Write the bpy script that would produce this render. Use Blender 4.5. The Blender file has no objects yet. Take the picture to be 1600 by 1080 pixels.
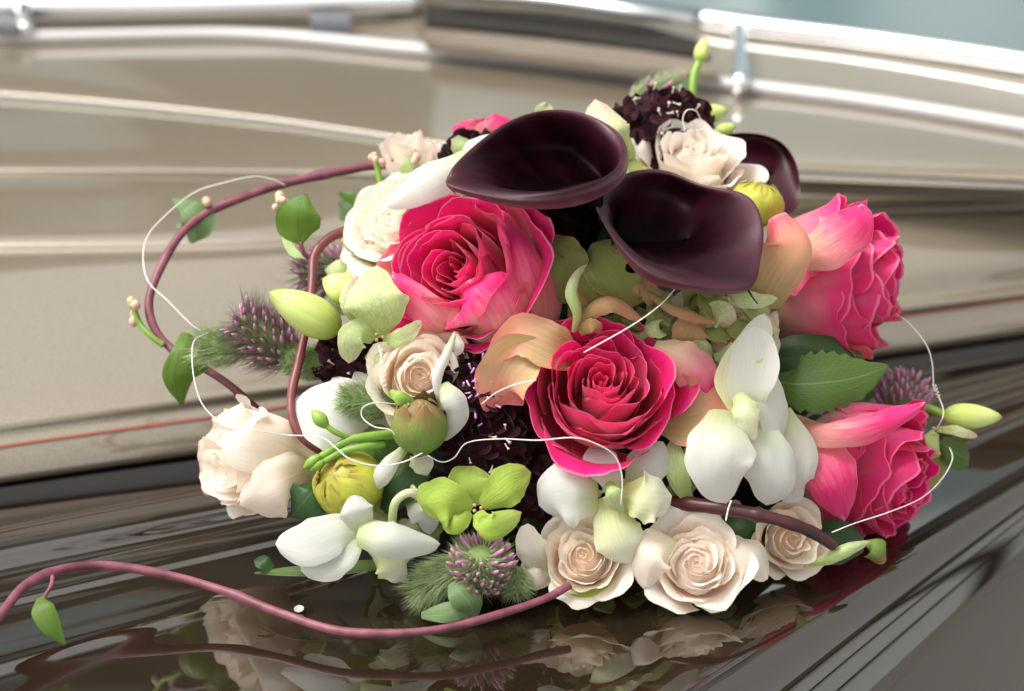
import bpy, math, random
from mathutils import Vector, Matrix, noise
R = math.radians
sc = bpy.context.scene
COL = sc.collection
random.seed(7)

# ------------------------------------------------------------------ camera
PITCH = R(22.0); D0 = 1.0; FPX = 1600 / 0.42            # focal length in photo pixels
CAMH = 0.4533
F = Vector((0, math.cos(PITCH), -math.sin(PITCH)))
U = Vector((0, math.sin(PITCH), math.cos(PITCH)))
X = Vector((1, 0, 0))
CAM = Vector((0, -1.0, CAMH))
cd = bpy.data.cameras.new("camera"); cam = bpy.data.objects.new("camera", cd); COL.objects.link(cam)
cam.location = CAM; cam.rotation_euler = (math.pi / 2 - PITCH, 0, 0)
cd.sensor_width = 36; cd.lens = 36 / 0.42; cd.clip_start = 0.05; cd.clip_end = 500
cd.dof.use_dof = True; cd.dof.focus_distance = 0.955; cd.dof.aperture_fstop = 6.6
sc.camera = cam

# ------------------------------------------------------------------ sky and sun
SUN_EL, SUN_AZ = R(62), R(-98)                          # azimuth from +Y towards +X
w = bpy.data.worlds.new("World"); sc.world = w; w.use_nodes = True
nt = w.node_tree; nt.nodes.clear()
sky = nt.nodes.new('ShaderNodeTexSky'); sky.sky_type = 'NISHITA'; sky.sun_disc = False
sky.sun_elevation = SUN_EL; sky.sun_rotation = SUN_AZ; sky.dust_density = 4.0; sky.air_density = 1.0; sky.ozone_density = 1.5
hs = nt.nodes.new('ShaderNodeHueSaturation'); hs.inputs['Saturation'].default_value = 0.06
bg = nt.nodes.new('ShaderNodeBackground'); bg.inputs['Strength'].default_value = 0.15
wo = nt.nodes.new('ShaderNodeOutputWorld')
nt.links.new(sky.outputs[0], hs.inputs['Color']); tint = nt.nodes.new('ShaderNodeMix'); tint.data_type = 'RGBA'; tint.blend_type = 'MULTIPLY'; tint.inputs[0].default_value = 1.0; tint.inputs[7].default_value = (1.0, 0.975, 0.93, 1)
nt.links.new(hs.outputs[0], tint.inputs[6]); nt.links.new(tint.outputs[2], bg.inputs[0]); nt.links.new(bg.outputs[0], wo.inputs[0])
sd = bpy.data.lights.new("sun", 'SUN'); sun = bpy.data.objects.new("sun", sd); COL.objects.link(sun)
sd.energy = 1.25; sd.angle = R(24); sd.color = (1, 0.965, 0.92)
sdir = Vector((math.sin(SUN_AZ) * math.cos(SUN_EL), math.cos(SUN_AZ) * math.cos(SUN_EL), math.sin(SUN_EL)))
sun.rotation_euler = sdir.to_track_quat('Z', 'Y').to_euler()
sc.view_settings.view_transform = 'Standard'; sc.view_settings.look = 'None'
sc.view_settings.gamma = 1.0; sc.view_settings.exposure = 0.95

# ------------------------------------------------------------------ placing helpers
def ray(px, py):
    return F + X * ((px - 800) / FPX) - U * ((py - 540) / FPX)
def gk(px, py, z=0.0):                                   # depth in cm (from D0) of the plane z
    r = ray(px, py); return ((z - CAMH) / r.z - D0) * 100
def P(px, py, k=0.0, clamp=True):
    if clamp and px < 1420: k = min(k, gk(px, py) - 0.35)
    return CAM + ray(px, py) * (D0 + k * 0.01)
def G(px, py, z=0.0):
    r = ray(px, py); return CAM + r * ((z - CAMH) / r.z)
def sp(k): return 0.42 / 1600 * (1 + k * 0.01)           # metres in one photo pixel at depth k
def V(a, b, c): return (X * a + U * b - F * c).normalized()   # right, up, towards the viewer
def dome(x, y):
    q = 1 - ((x - 930) / 620) ** 2 - ((y - 620) / (470 if y < 620 else 560)) ** 2
    return 6.5 - 11.5 * math.sqrt(max(0, q))
def cr(pts, n):                                          # Catmull-Rom through points, n samples
    m = len(pts); out = []
    for i in range(n):
        t = i / (n - 1) * (m - 1); j = min(int(t), m - 2); f = t - j
        p1, p2 = pts[j], pts[j + 1]
        p0 = pts[j - 1] if j > 0 else p1 * 2 - p2
        p3 = pts[j + 2] if j + 2 < m else p2 * 2 - p1
        out.append(0.5 * ((p1 * 2) + (p2 - p0) * f + (p0 * 2 - p1 * 5 + p2 * 4 - p3) * f * f + (p1 * 3 - p0 - p2 * 3 + p3) * f ** 3))
    return out
def lut(vals, t):                                        # smooth lookup in an evenly spaced list
    m = len(vals)
    if m == 1: return vals[0]
    t = max(0, min(1, t)) * (m - 1); j = min(int(t), m - 2); f = t - j
    a, b = vals[j], vals[j + 1]
    p = vals[j - 1] if j > 0 else 2 * a - b
    q = vals[j + 2] if j + 2 < m else 2 * b - a
    return 0.5 * (2 * a + (b - p) * f + (2 * p - 5 * a + 4 * b - q) * f * f + (3 * a - p - 3 * b + q) * f ** 3)
def xlut(tab, x):                                        # smooth table [(x, y), ...] with uneven x
    for i in range(len(tab) - 1):
        if x <= tab[i + 1][0] or i == len(tab) - 2:
            x0, y0 = tab[i]; x1, y1 = tab[i + 1]
            m0 = (y1 - tab[i - 1][1]) / (x1 - tab[i - 1][0]) if i > 0 else (y1 - y0) / (x1 - x0)
            m1 = (tab[i + 2][1] - y0) / (tab[i + 2][0] - x0) if i + 2 < len(tab) else (y1 - y0) / (x1 - x0)
            h = x1 - x0; t = (x - x0) / h
            return ((2*t**3 - 3*t*t + 1) * y0 + (t**3 - 2*t*t + t) * h * m0 + (-2*t**3 + 3*t*t) * y1 + (t**3 - t*t) * h * m1)

# ------------------------------------------------------------------ object helpers
ORG = {}
def tag(o, label=None, cat=None, group=None, kind=None):
    if label: o['label'] = label
    if cat: o['category'] = cat
    if group: o['group'] = group
    if kind: o['kind'] = kind
    return o
def thing(name, loc, label, cat, group=None):
    o = bpy.data.objects.new(name, None); o.empty_display_size = 0.01; COL.objects.link(o)
    o.location = loc; ORG[o.name] = Vector(loc)
    return tag(o, label, cat, group)
def link(name, me, parent=None, org=None):
    o = bpy.data.objects.new(name, me); COL.objects.link(o)
    if parent:
        o.parent = parent; ORG[o.name] = ORG[parent.name].copy()
    else:
        o.location = org or Vector((0, 0, 0)); ORG[o.name] = Vector(o.location)
    return o
def mesh(name, vs, fs, mat, parent=None, uvs=None, smooth=True):
    org = ORG[parent.name] if parent else vs[0].copy()
    me = bpy.data.meshes.new(name)
    me.from_pydata([v - org for v in vs], [], fs)
    if uvs:
        ul = me.uv_layers.new(name="UVMap")
        idx = [0] * len(me.loops); me.loops.foreach_get('vertex_index', idx)
        flat = []
        for i in idx: flat += uvs[i]
        ul.data.foreach_set('uv', flat)
    if mat: me.materials.append(mat)
    if smooth: me.polygons.foreach_set('use_smooth', [True] * len(me.polygons))
    me.update()
    return link(name, me, parent, org)
def grid(name, fn, nu, nv, mat, parent=None, v0=0.0):
    vs, uv, fs = [], [], []
    for j in range(nv):
        for i in range(nu):
            u = i / (nu - 1); v = j / (nv - 1)
            vs.append(fn(u, v)); uv.append((u, v0 + (1 - v0) * v))
    for j in range(nv - 1):
        for i in range(nu - 1):
            a = j * nu + i; fs.append((a, a + 1, a + nu + 1, a + nu))
    return mesh(name, vs, fs, mat, parent, uv)
def tubedata(pts, rad, seg=8, sub=6, seed=0):
    n = (len(pts) - 1) * sub + 1
    c = cr(pts, n); vs, uv, fs = [], [], []
    up = None
    for i, p in enumerate(c):
        t = (c[min(i + 1, n - 1)] - c[max(i - 1, 0)]).normalized()
        if up is None:
            up = t.orthogonal().normalized()
        up = (up - t * up.dot(t)).normalized(); s = t.cross(up)
        r = rad(i / (n - 1)) if callable(rad) else rad
        for k in range(seg):
            a = 2 * math.pi * k / seg
            vs.append(p + (up * math.cos(a) + s * math.sin(a)) * r); uv.append((k / seg, i / (n - 1)))
    for i in range(n - 1):
        for k in range(seg):
            fs.append((i * seg + k, i * seg + (k + 1) % seg, (i + 1) * seg + (k + 1) % seg, (i + 1) * seg + k))
    fs.append(tuple(range(seg))[::-1]); fs.append(tuple(range((n - 1) * seg, n * seg)))
    return vs, fs, uv
def tube(name, pts, rad, mat, parent=None, seg=8, sub=6):
    vs, fs, uv = tubedata(pts, rad, seg, sub); return mesh(name, vs, fs, mat, parent, uv)

# ------------------------------------------------------------------ materials
def newmat(name):
    m = bpy.data.materials.new(name); m.use_nodes = True
    m.node_tree.nodes.clear(); return m, m.node_tree.nodes, m.node_tree.links
def ramp(N, stops):
    r = N.new('ShaderNodeValToRGB'); e = r.color_ramp.elements
    while len(e) < len(stops): e.new(0.5)
    for q, (p, c) in zip(e, stops): q.position = p; q.color = (*c, 1)
    return r
def mth(N, L, op, a, b=None, clamp=False):
    n = N.new('ShaderNodeMath'); n.operation = op; n.use_clamp = clamp
    for i, s in enumerate((a, b)):
        if s is None: continue
        if isinstance(s, (int, float)): n.inputs[i].default_value = s
        else: L.new(s, n.inputs[i])
    return n.outputs[0]
def mix(N, L, fac, a, b, mode='MIX'):
    n = N.new('ShaderNodeMix'); n.data_type = 'RGBA'; n.blend_type = mode
    for s, i in ((fac, 0), (a, 6), (b, 7)):
        if isinstance(s, (int, float)): n.inputs[i].default_value = s
        elif isinstance(s, tuple): n.inputs[i].default_value = (*s, 1)
        else: L.new(s, n.inputs[i])
    return n.outputs[2]
def petal_mat(name, inside, outside=None, trans=0.25, rough=0.5, streak=0.12, rim=None, speck=None, net=0.0, bump=0.3, midrib=None, side=0.0, sheen=0.0, spec=0.35, rimw=0.03, specv=0, swap=False, blot=0.0, blotc=(0.3,0.2,0.05)):
    m, N, L = newmat(name)
    uv = N.new('ShaderNodeUVMap'); s = N.new('ShaderNodeSeparateXYZ'); L.new(uv.outputs[0], s.inputs[0])
    mp = N.new('ShaderNodeMapping'); mp.inputs['Scale'].default_value = (24, 2.6, 1); L.new(uv.outputs[0], mp.inputs[0])
    oi = N.new('ShaderNodeObjectInfo')
    add = N.new('ShaderNodeVectorMath'); add.operation = 'ADD'; L.new(mp.outputs[0], add.inputs[0])
    cx = N.new('ShaderNodeCombineXYZ'); L.new(mth(N, L, 'MULTIPLY', oi.outputs['Random'], 37.0), cx.inputs[2]); L.new(cx.outputs[0], add.inputs[1])
    n1 = N.new('ShaderNodeTexNoise'); n1.inputs['Scale'].default_value = 1; n1.inputs['Detail'].default_value = 4; L.new(add.outputs[0], n1.inputs[0])
    mp2 = N.new('ShaderNodeMapping'); mp2.inputs['Scale'].default_value = (3, 3, 1); L.new(uv.outputs[0], mp2.inputs[0])
    add2 = N.new('ShaderNodeVectorMath'); add2.operation = 'ADD'; L.new(mp2.outputs[0], add2.inputs[0]); L.new(cx.outputs[0], add2.inputs[1])
    n2 = N.new('ShaderNodeTexNoise'); n2.inputs['Scale'].default_value = 1; n2.inputs['Detail'].default_value = 9; n2.inputs['Roughness'].default_value = 0.68; L.new(add2.outputs[0], n2.inputs[0])
    nn = mth(N, L, 'MULTIPLY', mth(N, L, 'SUBTRACT', n1.outputs[0], 0.5), streak * 2.2)
    n3 = mth(N, L, 'MULTIPLY', mth(N, L, 'SUBTRACT', n2.outputs[0], 0.5), streak * 2.2)
    vv = mth(N, L, 'ADD', mth(N, L, 'ADD', s.outputs[1], nn), n3, True)
    ri = ramp(N, inside); L.new(vv, ri.inputs[0]); col = ri.outputs[0]
    if outside:
        ro = ramp(N, outside); L.new(vv, ro.inputs[0]); geo = N.new('ShaderNodeNewGeometry')
        col = mix(N, L, geo.outputs['Backfacing'], ro.outputs[0], ri.outputs[0]) if swap else mix(N, L, geo.outputs['Backfacing'], ri.outputs[0], ro.outputs[0])
    au = mth(N, L, 'MULTIPLY', mth(N, L, 'ABSOLUTE', mth(N, L, 'SUBTRACT', s.outputs[0], 0.5)), 2.0)
    # small brightness change from piece to piece
    val = mth(N, L, 'ADD', mth(N, L, 'MULTIPLY', oi.outputs['Random'], 0.22), 0.89)
    val = mth(N, L, 'MULTIPLY', val, mth(N, L, 'ADD', mth(N, L, 'MULTIPLY', n1.outputs[0], 0.35 * min(1, streak * 6)), 1 - 0.17 * min(1, streak * 6)))
    hv = N.new('ShaderNodeHueSaturation'); L.new(col, hv.inputs['Color']); L.new(val, hv.inputs['Value']); col = hv.outputs[0]
    if midrib:
        d = mth(N, L, 'LESS_THAN', mth(N, L, 'ADD', au, mth(N, L, 'MULTIPLY', s.outputs[1], 0.02)), 0.045)
        w_ = mth(N, L, 'SINE', mth(N, L, 'MULTIPLY', mth(N, L, 'SUBTRACT', s.outputs[1], mth(N, L, 'MULTIPLY', au, 0.28)), 50.0))
        w_ = mth(N, L, 'POWER', mth(N, L, 'ABSOLUTE', w_), 1.0)
        sv = mth(N, L, 'MULTIPLY', mth(N, L, 'LESS_THAN', w_, 0.10), side)
        col = mix(N, L, mth(N, L, 'MULTIPLY', mth(N, L, 'MAXIMUM', d, sv), 0.7), col, midrib)
    if net:
        mp3 = N.new('ShaderNodeMapping'); mp3.inputs['Scale'].default_value = (9, 8, 1); L.new(uv.outputs[0], mp3.inputs[0])
        vo = N.new('ShaderNodeTexVoronoi'); vo.feature = 'DISTANCE_TO_EDGE'; vo.inputs['Scale'].default_value = 1; L.new(mp3.outputs[0], vo.inputs[0])
        e = mth(N, L, 'MULTIPLY', mth(N, L, 'SUBTRACT', 1.0, mth(N, L, 'MULTIPLY', vo.outputs['Distance'], 9.0, True), True), net)
        col = mix(N, L, e, col, (0.22, 0.36, 0.08))
    if blot:
        bb = mth(N, L, 'MULTIPLY', mth(N, L, 'SUBTRACT', n2.outputs[0], 0.56), 9.0, True)
        col = mix(N, L, mth(N, L, 'MULTIPLY', bb, blot), col, blotc)
    if rim:
        e = mth(N, L, 'MAXIMUM', mth(N, L, 'GREATER_THAN', s.outputs[1], 1 - rimw), mth(N, L, 'GREATER_THAN', au, 1 - rimw * 0.8))
        col = mix(N, L, mth(N, L, 'MULTIPLY', e, 0.75), col, rim)
    b = N.new('ShaderNodeBsdfPrincipled'); L.new(col, b.inputs['Base Color']); b.inputs['Roughness'].default_value = rough
    b.inputs['Specular IOR Level'].default_value = spec
    if specv:
        sr_ = ramp(N, [(0.60, (spec,) * 3), (0.76, (specv,) * 3)]); L.new(s.outputs[1], sr_.inputs[0]); L.new(sr_.outputs[0], b.inputs['Specular IOR Level'])
    if sheen: b.inputs['Sheen Weight'].default_value = sheen
    bp = N.new('ShaderNodeBump'); bp.inputs['Strength'].default_value = bump; bp.inputs['Distance'].default_value = 0.0004
    L.new(mth(N, L, 'ADD', n1.outputs[0], mth(N, L, 'MULTIPLY', n2.outputs[0], 2.0)), bp.inputs['Height']); L.new(bp.outputs[0], b.inputs['Normal'])
    out = N.new('ShaderNodeOutputMaterial')
    if trans:
        t = N.new('ShaderNodeBsdfTranslucent'); L.new(col, t.inputs[0]); L.new(bp.outputs[0], t.inputs['Normal'])
        ms = N.new('ShaderNodeMixShader'); ms.inputs[0].default_value = trans
        L.new(b.outputs[0], ms.inputs[1]); L.new(t.outputs[0], ms.inputs[2]); L.new(ms.outputs[0], out.inputs[0])
    else: L.new(b.outputs[0], out.inputs[0])
    return m
def solid_mat(name, c, rough=0.5, metal=0.0, coat=0.0, c2=None, scale=40, trans=0.0, bump=0.0, coatr=0.03, spec=0.5):
    m, N, L = newmat(name)
    b = N.new('ShaderNodeBsdfPrincipled'); b.inputs['Roughness'].default_value = rough; b.inputs['Metallic'].default_value = metal
    b.inputs['Coat Weight'].default_value = coat; b.inputs['Coat Roughness'].default_value = coatr; b.inputs['Specular IOR Level'].default_value = spec
    tc = N.new('ShaderNodeTexCoord'); n = N.new('ShaderNodeTexNoise'); n.inputs['Scale'].default_value = scale; n.inputs['Detail'].default_value = 5
    L.new(tc.outputs['Object'], n.inputs[0])
    c2 = c2 or tuple(x * 0.8 for x in c)
    r = ramp(N, [(0.35, c2), (0.65, c)]); L.new(n.outputs[0], r.inputs[0]); L.new(r.outputs[0], b.inputs['Base Color'])
    if bump:
        bp = N.new('ShaderNodeBump'); bp.inputs['Strength'].default_value = bump; bp.inputs['Distance'].default_value = 0.001
        L.new(n.outputs[0], bp.inputs['Height']); L.new(bp.outputs[0], b.inputs['Normal'])
    out = N.new('ShaderNodeOutputMaterial'); L.new(b.outputs[0], out.inputs[0]); return m
def paint_mat(name, c, flake, rough, metal, ior=1.55, spec=0.2):
    m, N, L = newmat(name)
    b = N.new('ShaderNodeBsdfPrincipled'); b.inputs['Roughness'].default_value = rough; b.inputs['Metallic'].default_value = metal
    b.inputs['Specular IOR Level'].default_value = spec; b.inputs['Coat Weight'].default_value = 1.0; b.inputs['Coat Roughness'].default_value = 0.012; b.inputs['Coat IOR'].default_value = ior
    tc = N.new('ShaderNodeTexCoord')
    n = N.new('ShaderNodeTexNoise'); n.inputs['Scale'].default_value = 1400; n.inputs['Detail'].default_value = 2; L.new(tc.outputs['Object'], n.inputs[0])
    n2 = N.new('ShaderNodeTexNoise'); n2.inputs['Scale'].default_value = 5; n2.inputs['Detail'].default_value = 3; L.new(tc.outputs['Object'], n2.inputs[0])
    r = ramp(N, [(0.3, c), (0.7, flake)]); L.new(n.outputs[0], r.inputs[0]); L.new(r.outputs[0], b.inputs['Base Color'])
    bp = N.new('ShaderNodeBump'); bp.inputs['Strength'].default_value = 0.06; bp.inputs['Distance'].default_value = 0.002
    L.new(n2.outputs[0], bp.inputs['Height']); L.new(bp.outputs[0], b.inputs['Coat Normal'])
    # specks of dust lift the roughness a little
    out = N.new('ShaderNodeOutputMaterial'); L.new(b.outputs[0], out.inputs[0]); return m

BEIGE = paint_mat("beige_paint", (0.21, 0.175, 0.125), (0.30, 0.252, 0.188), 0.34, 0.4, 2.0)
BROWN = paint_mat("brown_paint", (0.013, 0.008, 0.0045), (0.022, 0.014, 0.008), 0.5, 0.0, 2.1, 0.0)
CHROME = solid_mat("chrome", (0.90, 0.92, 0.96), 0.22, 1.0, c2=(0.8, 0.82, 0.86), scale=8)
SATIN = solid_mat("satin_moulding", (0.55, 0.54, 0.54), 0.55, 0.2, c2=(0.55, 0.54, 0.55), scale=8)
DARKGAP = solid_mat("gap_strip", (0.006, 0.005, 0.005), 0.9)
REDLINE = solid_mat("red_coachline", (0.36, 0.03, 0.02), 0.35, coat=0.8)
GLASS = solid_mat("tinted_glass", (0.075, 0.125, 0.135), 0.25, 0.0, 0.0, c2=(0.055, 0.095, 0.105), scale=3, spec=0.25)

pink_in = [(0.0, (0.62, 0.16, 0.10)), (0.25, (0.60, 0.006, 0.055)), (0.7, (0.74, 0.004, 0.115)), (1.0, (0.80, 0.012, 0.20))]
pink_out = [(0.0, (0.66, 0.60, 0.32)), (0.30, (0.86, 0.58, 0.42)), (0.60, (0.86, 0.26, 0.34)), (0.88, (0.84, 0.06, 0.25)), (1.0, (0.84, 0.03, 0.22))]
PINK = petal_mat("pink_rose_petal", pink_in, pink_out, 0.3, 0.5, 0.13, rim=(0.90, 0.25, 0.40), swap=True, sheen=0.15, rimw=0.02)
PINKO = petal_mat("pink_rose_outer_petal", [(0.0, (0.74, 0.58, 0.36)), (0.20, (0.84, 0.50, 0.38)), (0.46, (0.84, 0.17, 0.27)), (0.72, (0.79, 0.02, 0.18)), (1.0, (0.84, 0.05, 0.26))], None, 0.25, 0.5, 0.24, rim=(0.92, 0.38, 0.50), sheen=0.15, rimw=0.02)
PINKG = petal_mat("pink_rose_guard_petal", [(0.0, (0.42, 0.42, 0.16)), (0.5, (0.66, 0.42, 0.24)), (0.85, (0.78, 0.24, 0.20)), (1.0, (0.82, 0.12, 0.20))],
                  [(0.0, (0.45, 0.50, 0.20)), (0.45, (0.76, 0.62, 0.38)), (0.8, (0.84, 0.36, 0.30)), (1.0, (0.85, 0.12, 0.22))], 0.25, 0.5, 0.22, rim=(0.86, 0.28, 0.36), rimw=0.025, blot=0.35, blotc=(0.36, 0.34, 0.1))
PEACH = petal_mat("peach_rose_petal", [(0.0, (0.98, 0.50, 0.30)), (0.35, (0.98, 0.68, 0.50)), (0.70, (0.98, 0.88, 0.77)), (1.0, (0.98, 0.93, 0.84))],
                  [(0.0, (0.84, 0.80, 0.55)), (0.4, (0.95, 0.80, 0.62)), (1.0, (0.95, 0.86, 0.72))], 0.45, 0.5, 0.12, rim=(0.93, 0.86, 0.70), rimw=0.02, swap=True, sheen=0.1)
BLUSH = petal_mat("blush_rose_petal", [(0.0, (0.98, 0.54, 0.40)), (0.35, (0.98, 0.70, 0.57)), (0.70, (0.98, 0.88, 0.80)), (1.0, (0.98, 0.93, 0.86))],
                  [(0.0, (0.80, 0.80, 0.52)), (0.35, (0.94, 0.87, 0.74)), (1.0, (0.95, 0.86, 0.77))], 0.4, 0.5, 0.12, rim=(0.86, 0.80, 0.58), rimw=0.02, swap=True, sheen=0.1)
WHITE = petal_mat("white_orchid_petal", [(0.0, (0.66, 0.74, 0.36)), (0.2, (0.76, 0.80, 0.62)), (0.45, (0.76, 0.78, 0.73)), (1.0, (0.79, 0.80, 0.77))], None, 0.42, 0.5, 0.07, bump=0.25, spec=0.2)
WHITEG = petal_mat("greenish_orchid_petal", [(0.0, (0.62, 0.68, 0.26)), (0.4, (0.78, 0.82, 0.50)), (0.8, (0.86, 0.87, 0.70)), (1.0, (0.88, 0.88, 0.80))], None, 0.28, 0.45, 0.12, bump=0.5)
CALLA = petal_mat("aubergine_calla", [(0.0, (0.002, 0.0004, 0.001)), (0.52, (0.003, 0.0006, 0.0015)), (0.64, (0.016, 0.002, 0.006)), (0.74, (0.034, 0.005, 0.012)), (0.84, (0.070, 0.015, 0.030)), (1.0, (0.13, 0.040, 0.066))],  # throat shade and the paler lit lip are put into this ramp
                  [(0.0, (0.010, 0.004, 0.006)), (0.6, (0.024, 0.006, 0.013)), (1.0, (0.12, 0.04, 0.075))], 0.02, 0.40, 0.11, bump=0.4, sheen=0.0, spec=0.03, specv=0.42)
CALLAD = petal_mat("burgundy_calla", [(0.0, (0.006, 0.001, 0.002)), (1.0, (0.055, 0.004, 0.014))], None, 0.06, 0.42, 0.06, bump=0.3, spec=0.3)
LEAF = petal_mat("rose_leaf", [(0.0, (0.060, 0.115, 0.018)), (1.0, (0.075, 0.135, 0.024))], None, 0.12, 0.45, 0.15, midrib=(0.13, 0.21, 0.07), side=0.7, bump=0.6)
VLEAF = petal_mat("vine_leaf", [(0.0, (0.12, 0.22, 0.02)), (1.0, (0.095, 0.20, 0.025))], None, 0.30, 0.4, 0.15, midrib=(0.11, 0.12, 0.05), side=0.5, bump=0.4, rim=(0.05, 0.05, 0.02), rimw=0.015)
BLEAF = petal_mat("bluish_leaf", [(0.0, (0.14, 0.23, 0.085)), (1.0, (0.19, 0.29, 0.13))], None, 0.25, 0.5, 0.12, midrib=(0.20, 0.34, 0.18), side=0.3, bump=0.4)
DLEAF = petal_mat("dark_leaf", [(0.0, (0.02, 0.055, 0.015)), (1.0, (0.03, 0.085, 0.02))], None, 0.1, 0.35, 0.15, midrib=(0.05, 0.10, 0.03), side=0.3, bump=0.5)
LIME = petal_mat("lime_hydrangea_sepal", [(0.0, (0.42, 0.55, 0.10)), (0.6, (0.38, 0.55, 0.075)), (1.0, (0.48, 0.60, 0.14))], None, 0.28, 0.5, 0.16, bump=0.6, rim=(0.62, 0.55, 0.24), rimw=0.03, net=0.12)
PALEG = petal_mat("pale_green_hydrangea_sepal", [(0.0, (0.46, 0.60, 0.20)), (0.5, (0.56, 0.68, 0.32)), (1.0, (0.66, 0.70, 0.42))], None, 0.3, 0.5, 0.15, bump=0.5, rim=(0.80, 0.74, 0.55), rimw=0.03, net=0.25)
BLUSHG = petal_mat("blushed_hydrangea_sepal", [(0.0, (0.45, 0.58, 0.20)), (0.5, (0.64, 0.68, 0.38)), (0.85, (0.84, 0.66, 0.50)), (1.0, (0.88, 0.58, 0.50))], None, 0.3, 0.5, 0.15, bump=0.5, net=0.4)
OLIVE = petal_mat("olive_hydrangea_sepal", [(0.0, (0.24, 0.26, 0.07)), (0.6, (0.27, 0.30, 0.085)), (1.0, (0.40, 0.36, 0.14))], None, 0.25, 0.5, 0.2, bump=0.6, rim=(0.62, 0.48, 0.26), rimw=0.035, net=0.15, blot=0.4, blotc=(0.34, 0.16, 0.08))
RUST = petal_mat("rusty_hydrangea_sepal", [(0.0, (0.30, 0.28, 0.08)), (0.5, (0.50, 0.30, 0.14)), (1.0, (0.58, 0.27, 0.16))], None, 0.25, 0.5, 0.22, bump=0.6, rim=(0.70, 0.40, 0.28), rimw=0.035, blot=0.3)
SCAB = petal_mat("burgundy_scabiosa_petal", [(0.0, (0.010, 0.001, 0.003)), (1.0, (0.035, 0.003, 0.010))], None, 0.06, 0.7, 0.1, spec=0.12, bump=0.3, sheen=0.1)
BUDG = petal_mat("green_bud", [(0.0, (0.34, 0.48, 0.08)), (0.3, (0.56, 0.68, 0.18)), (0.8, (0.66, 0.76, 0.28)), (1.0, (0.36, 0.44, 0.10))], None, 0.12, 0.4, 0.12, bump=0.3)
BUDY = petal_mat("yellow_dahlia_bract", [(0.0, (0.24, 0.32, 0.035)), (0.4, (0.36, 0.42, 0.04)), (0.85, (0.52, 0.52, 0.07)), (1.0, (0.42, 0.33, 0.07))], None, 0.15, 0.38, 0.2, bump=0.5, blot=0.2)
SEPAL = petal_mat("bud_sepal", [(0.0, (0.20, 0.33, 0.06)), (0.6, (0.17, 0.28, 0.06)), (1.0, (0.30, 0.13, 0.06))], None, 0.1, 0.5, 0.22, bump=0.8, rim=(0.30, 0.36, 0.14), blot=0.3, blotc=(0.20, 0.10, 0.04))
STEMG = solid_mat("green_stem", (0.25, 0.42, 0.06), 0.4, c2=(0.17, 0.32, 0.04), scale=60)
VINE = solid_mat("purple_vine", (0.26, 0.08, 0.115), 0.48, c2=(0.13, 0.035, 0.05), scale=120, bump=0.6)
VINED = solid_mat("dark_purple_vine", (0.075, 0.016, 0.022), 0.35, c2=(0.04, 0.010, 0.014), scale=60)
WIRE = solid_mat("white_wire", (0.85, 0.83, 0.80), 0.3, c2=(0.75, 0.73, 0.70), scale=50)
FUZZ = solid_mat("green_fuzz", (0.18, 0.26, 0.08), 0.8, c2=(0.11, 0.18, 0.05), scale=200)
HAIR = solid_mat("silky_hair", (0.40, 0.48, 0.26), 0.6, c2=(0.24, 0.32, 0.13), scale=300)
HAIRP = solid_mat("purple_hair", (0.20, 0.11, 0.13), 0.6, c2=(0.18, 0.22, 0.12), scale=300)
PURP = solid_mat("magenta_floret", (0.36, 0.085, 0.24), 0.6, c2=(0.56, 0.30, 0.42), scale=250)
BERRY = solid_mat("pink_seed_bud", (0.72, 0.35, 0.36), 0.5, c2=(0.60, 0.58, 0.30), scale=250)
LILAC = solid_mat("lilac_stamen", (0.72, 0.42, 0.72), 0.5)
CREAMP = solid_mat("cream_anther", (0.80, 0.68, 0.58), 0.5)
SHADECORE = solid_mat("black_shade_core", (0.010, 0.018, 0.008), 0.95, c2=(0.006, 0.010, 0.005))  # near-black core colour stands in for shade between the flowers

# ------------------------------------------------------------------ street, and unseen buildings added to be mirrored in the paint
ASPH = solid_mat("pale_paving", (0.30, 0.29, 0.27), 0.9, scale=30)
WALLM = solid_mat("grey_render", (0.10, 0.10, 0.088), 0.85, c2=(0.075, 0.073, 0.066), scale=2)
STONE = solid_mat("pale_stone", (0.45, 0.44, 0.41), 0.8, scale=3)
PANE = solid_mat("window_glass", (0.30, 0.38, 0.40), 0.08, 0.6)
def quadbox(name, x0, x1, y0, y1, z0, z1, mat, parent=None):
    vs = [Vector((x, y, z)) for z in (z0, z1) for y in (y0, y1) for x in (x0, x1)]
    fs = [(0, 2, 3, 1), (4, 5, 7, 6), (0, 1, 5, 4), (2, 6, 7, 3), (0, 4, 6, 2), (1, 3, 7, 5)]
    return mesh(name, vs, fs, mat, parent, smooth=False)
g = quadbox("ground", -60, 60, -60, 60, -1.0, -0.9, ASPH); tag(g, kind='structure')

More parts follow.
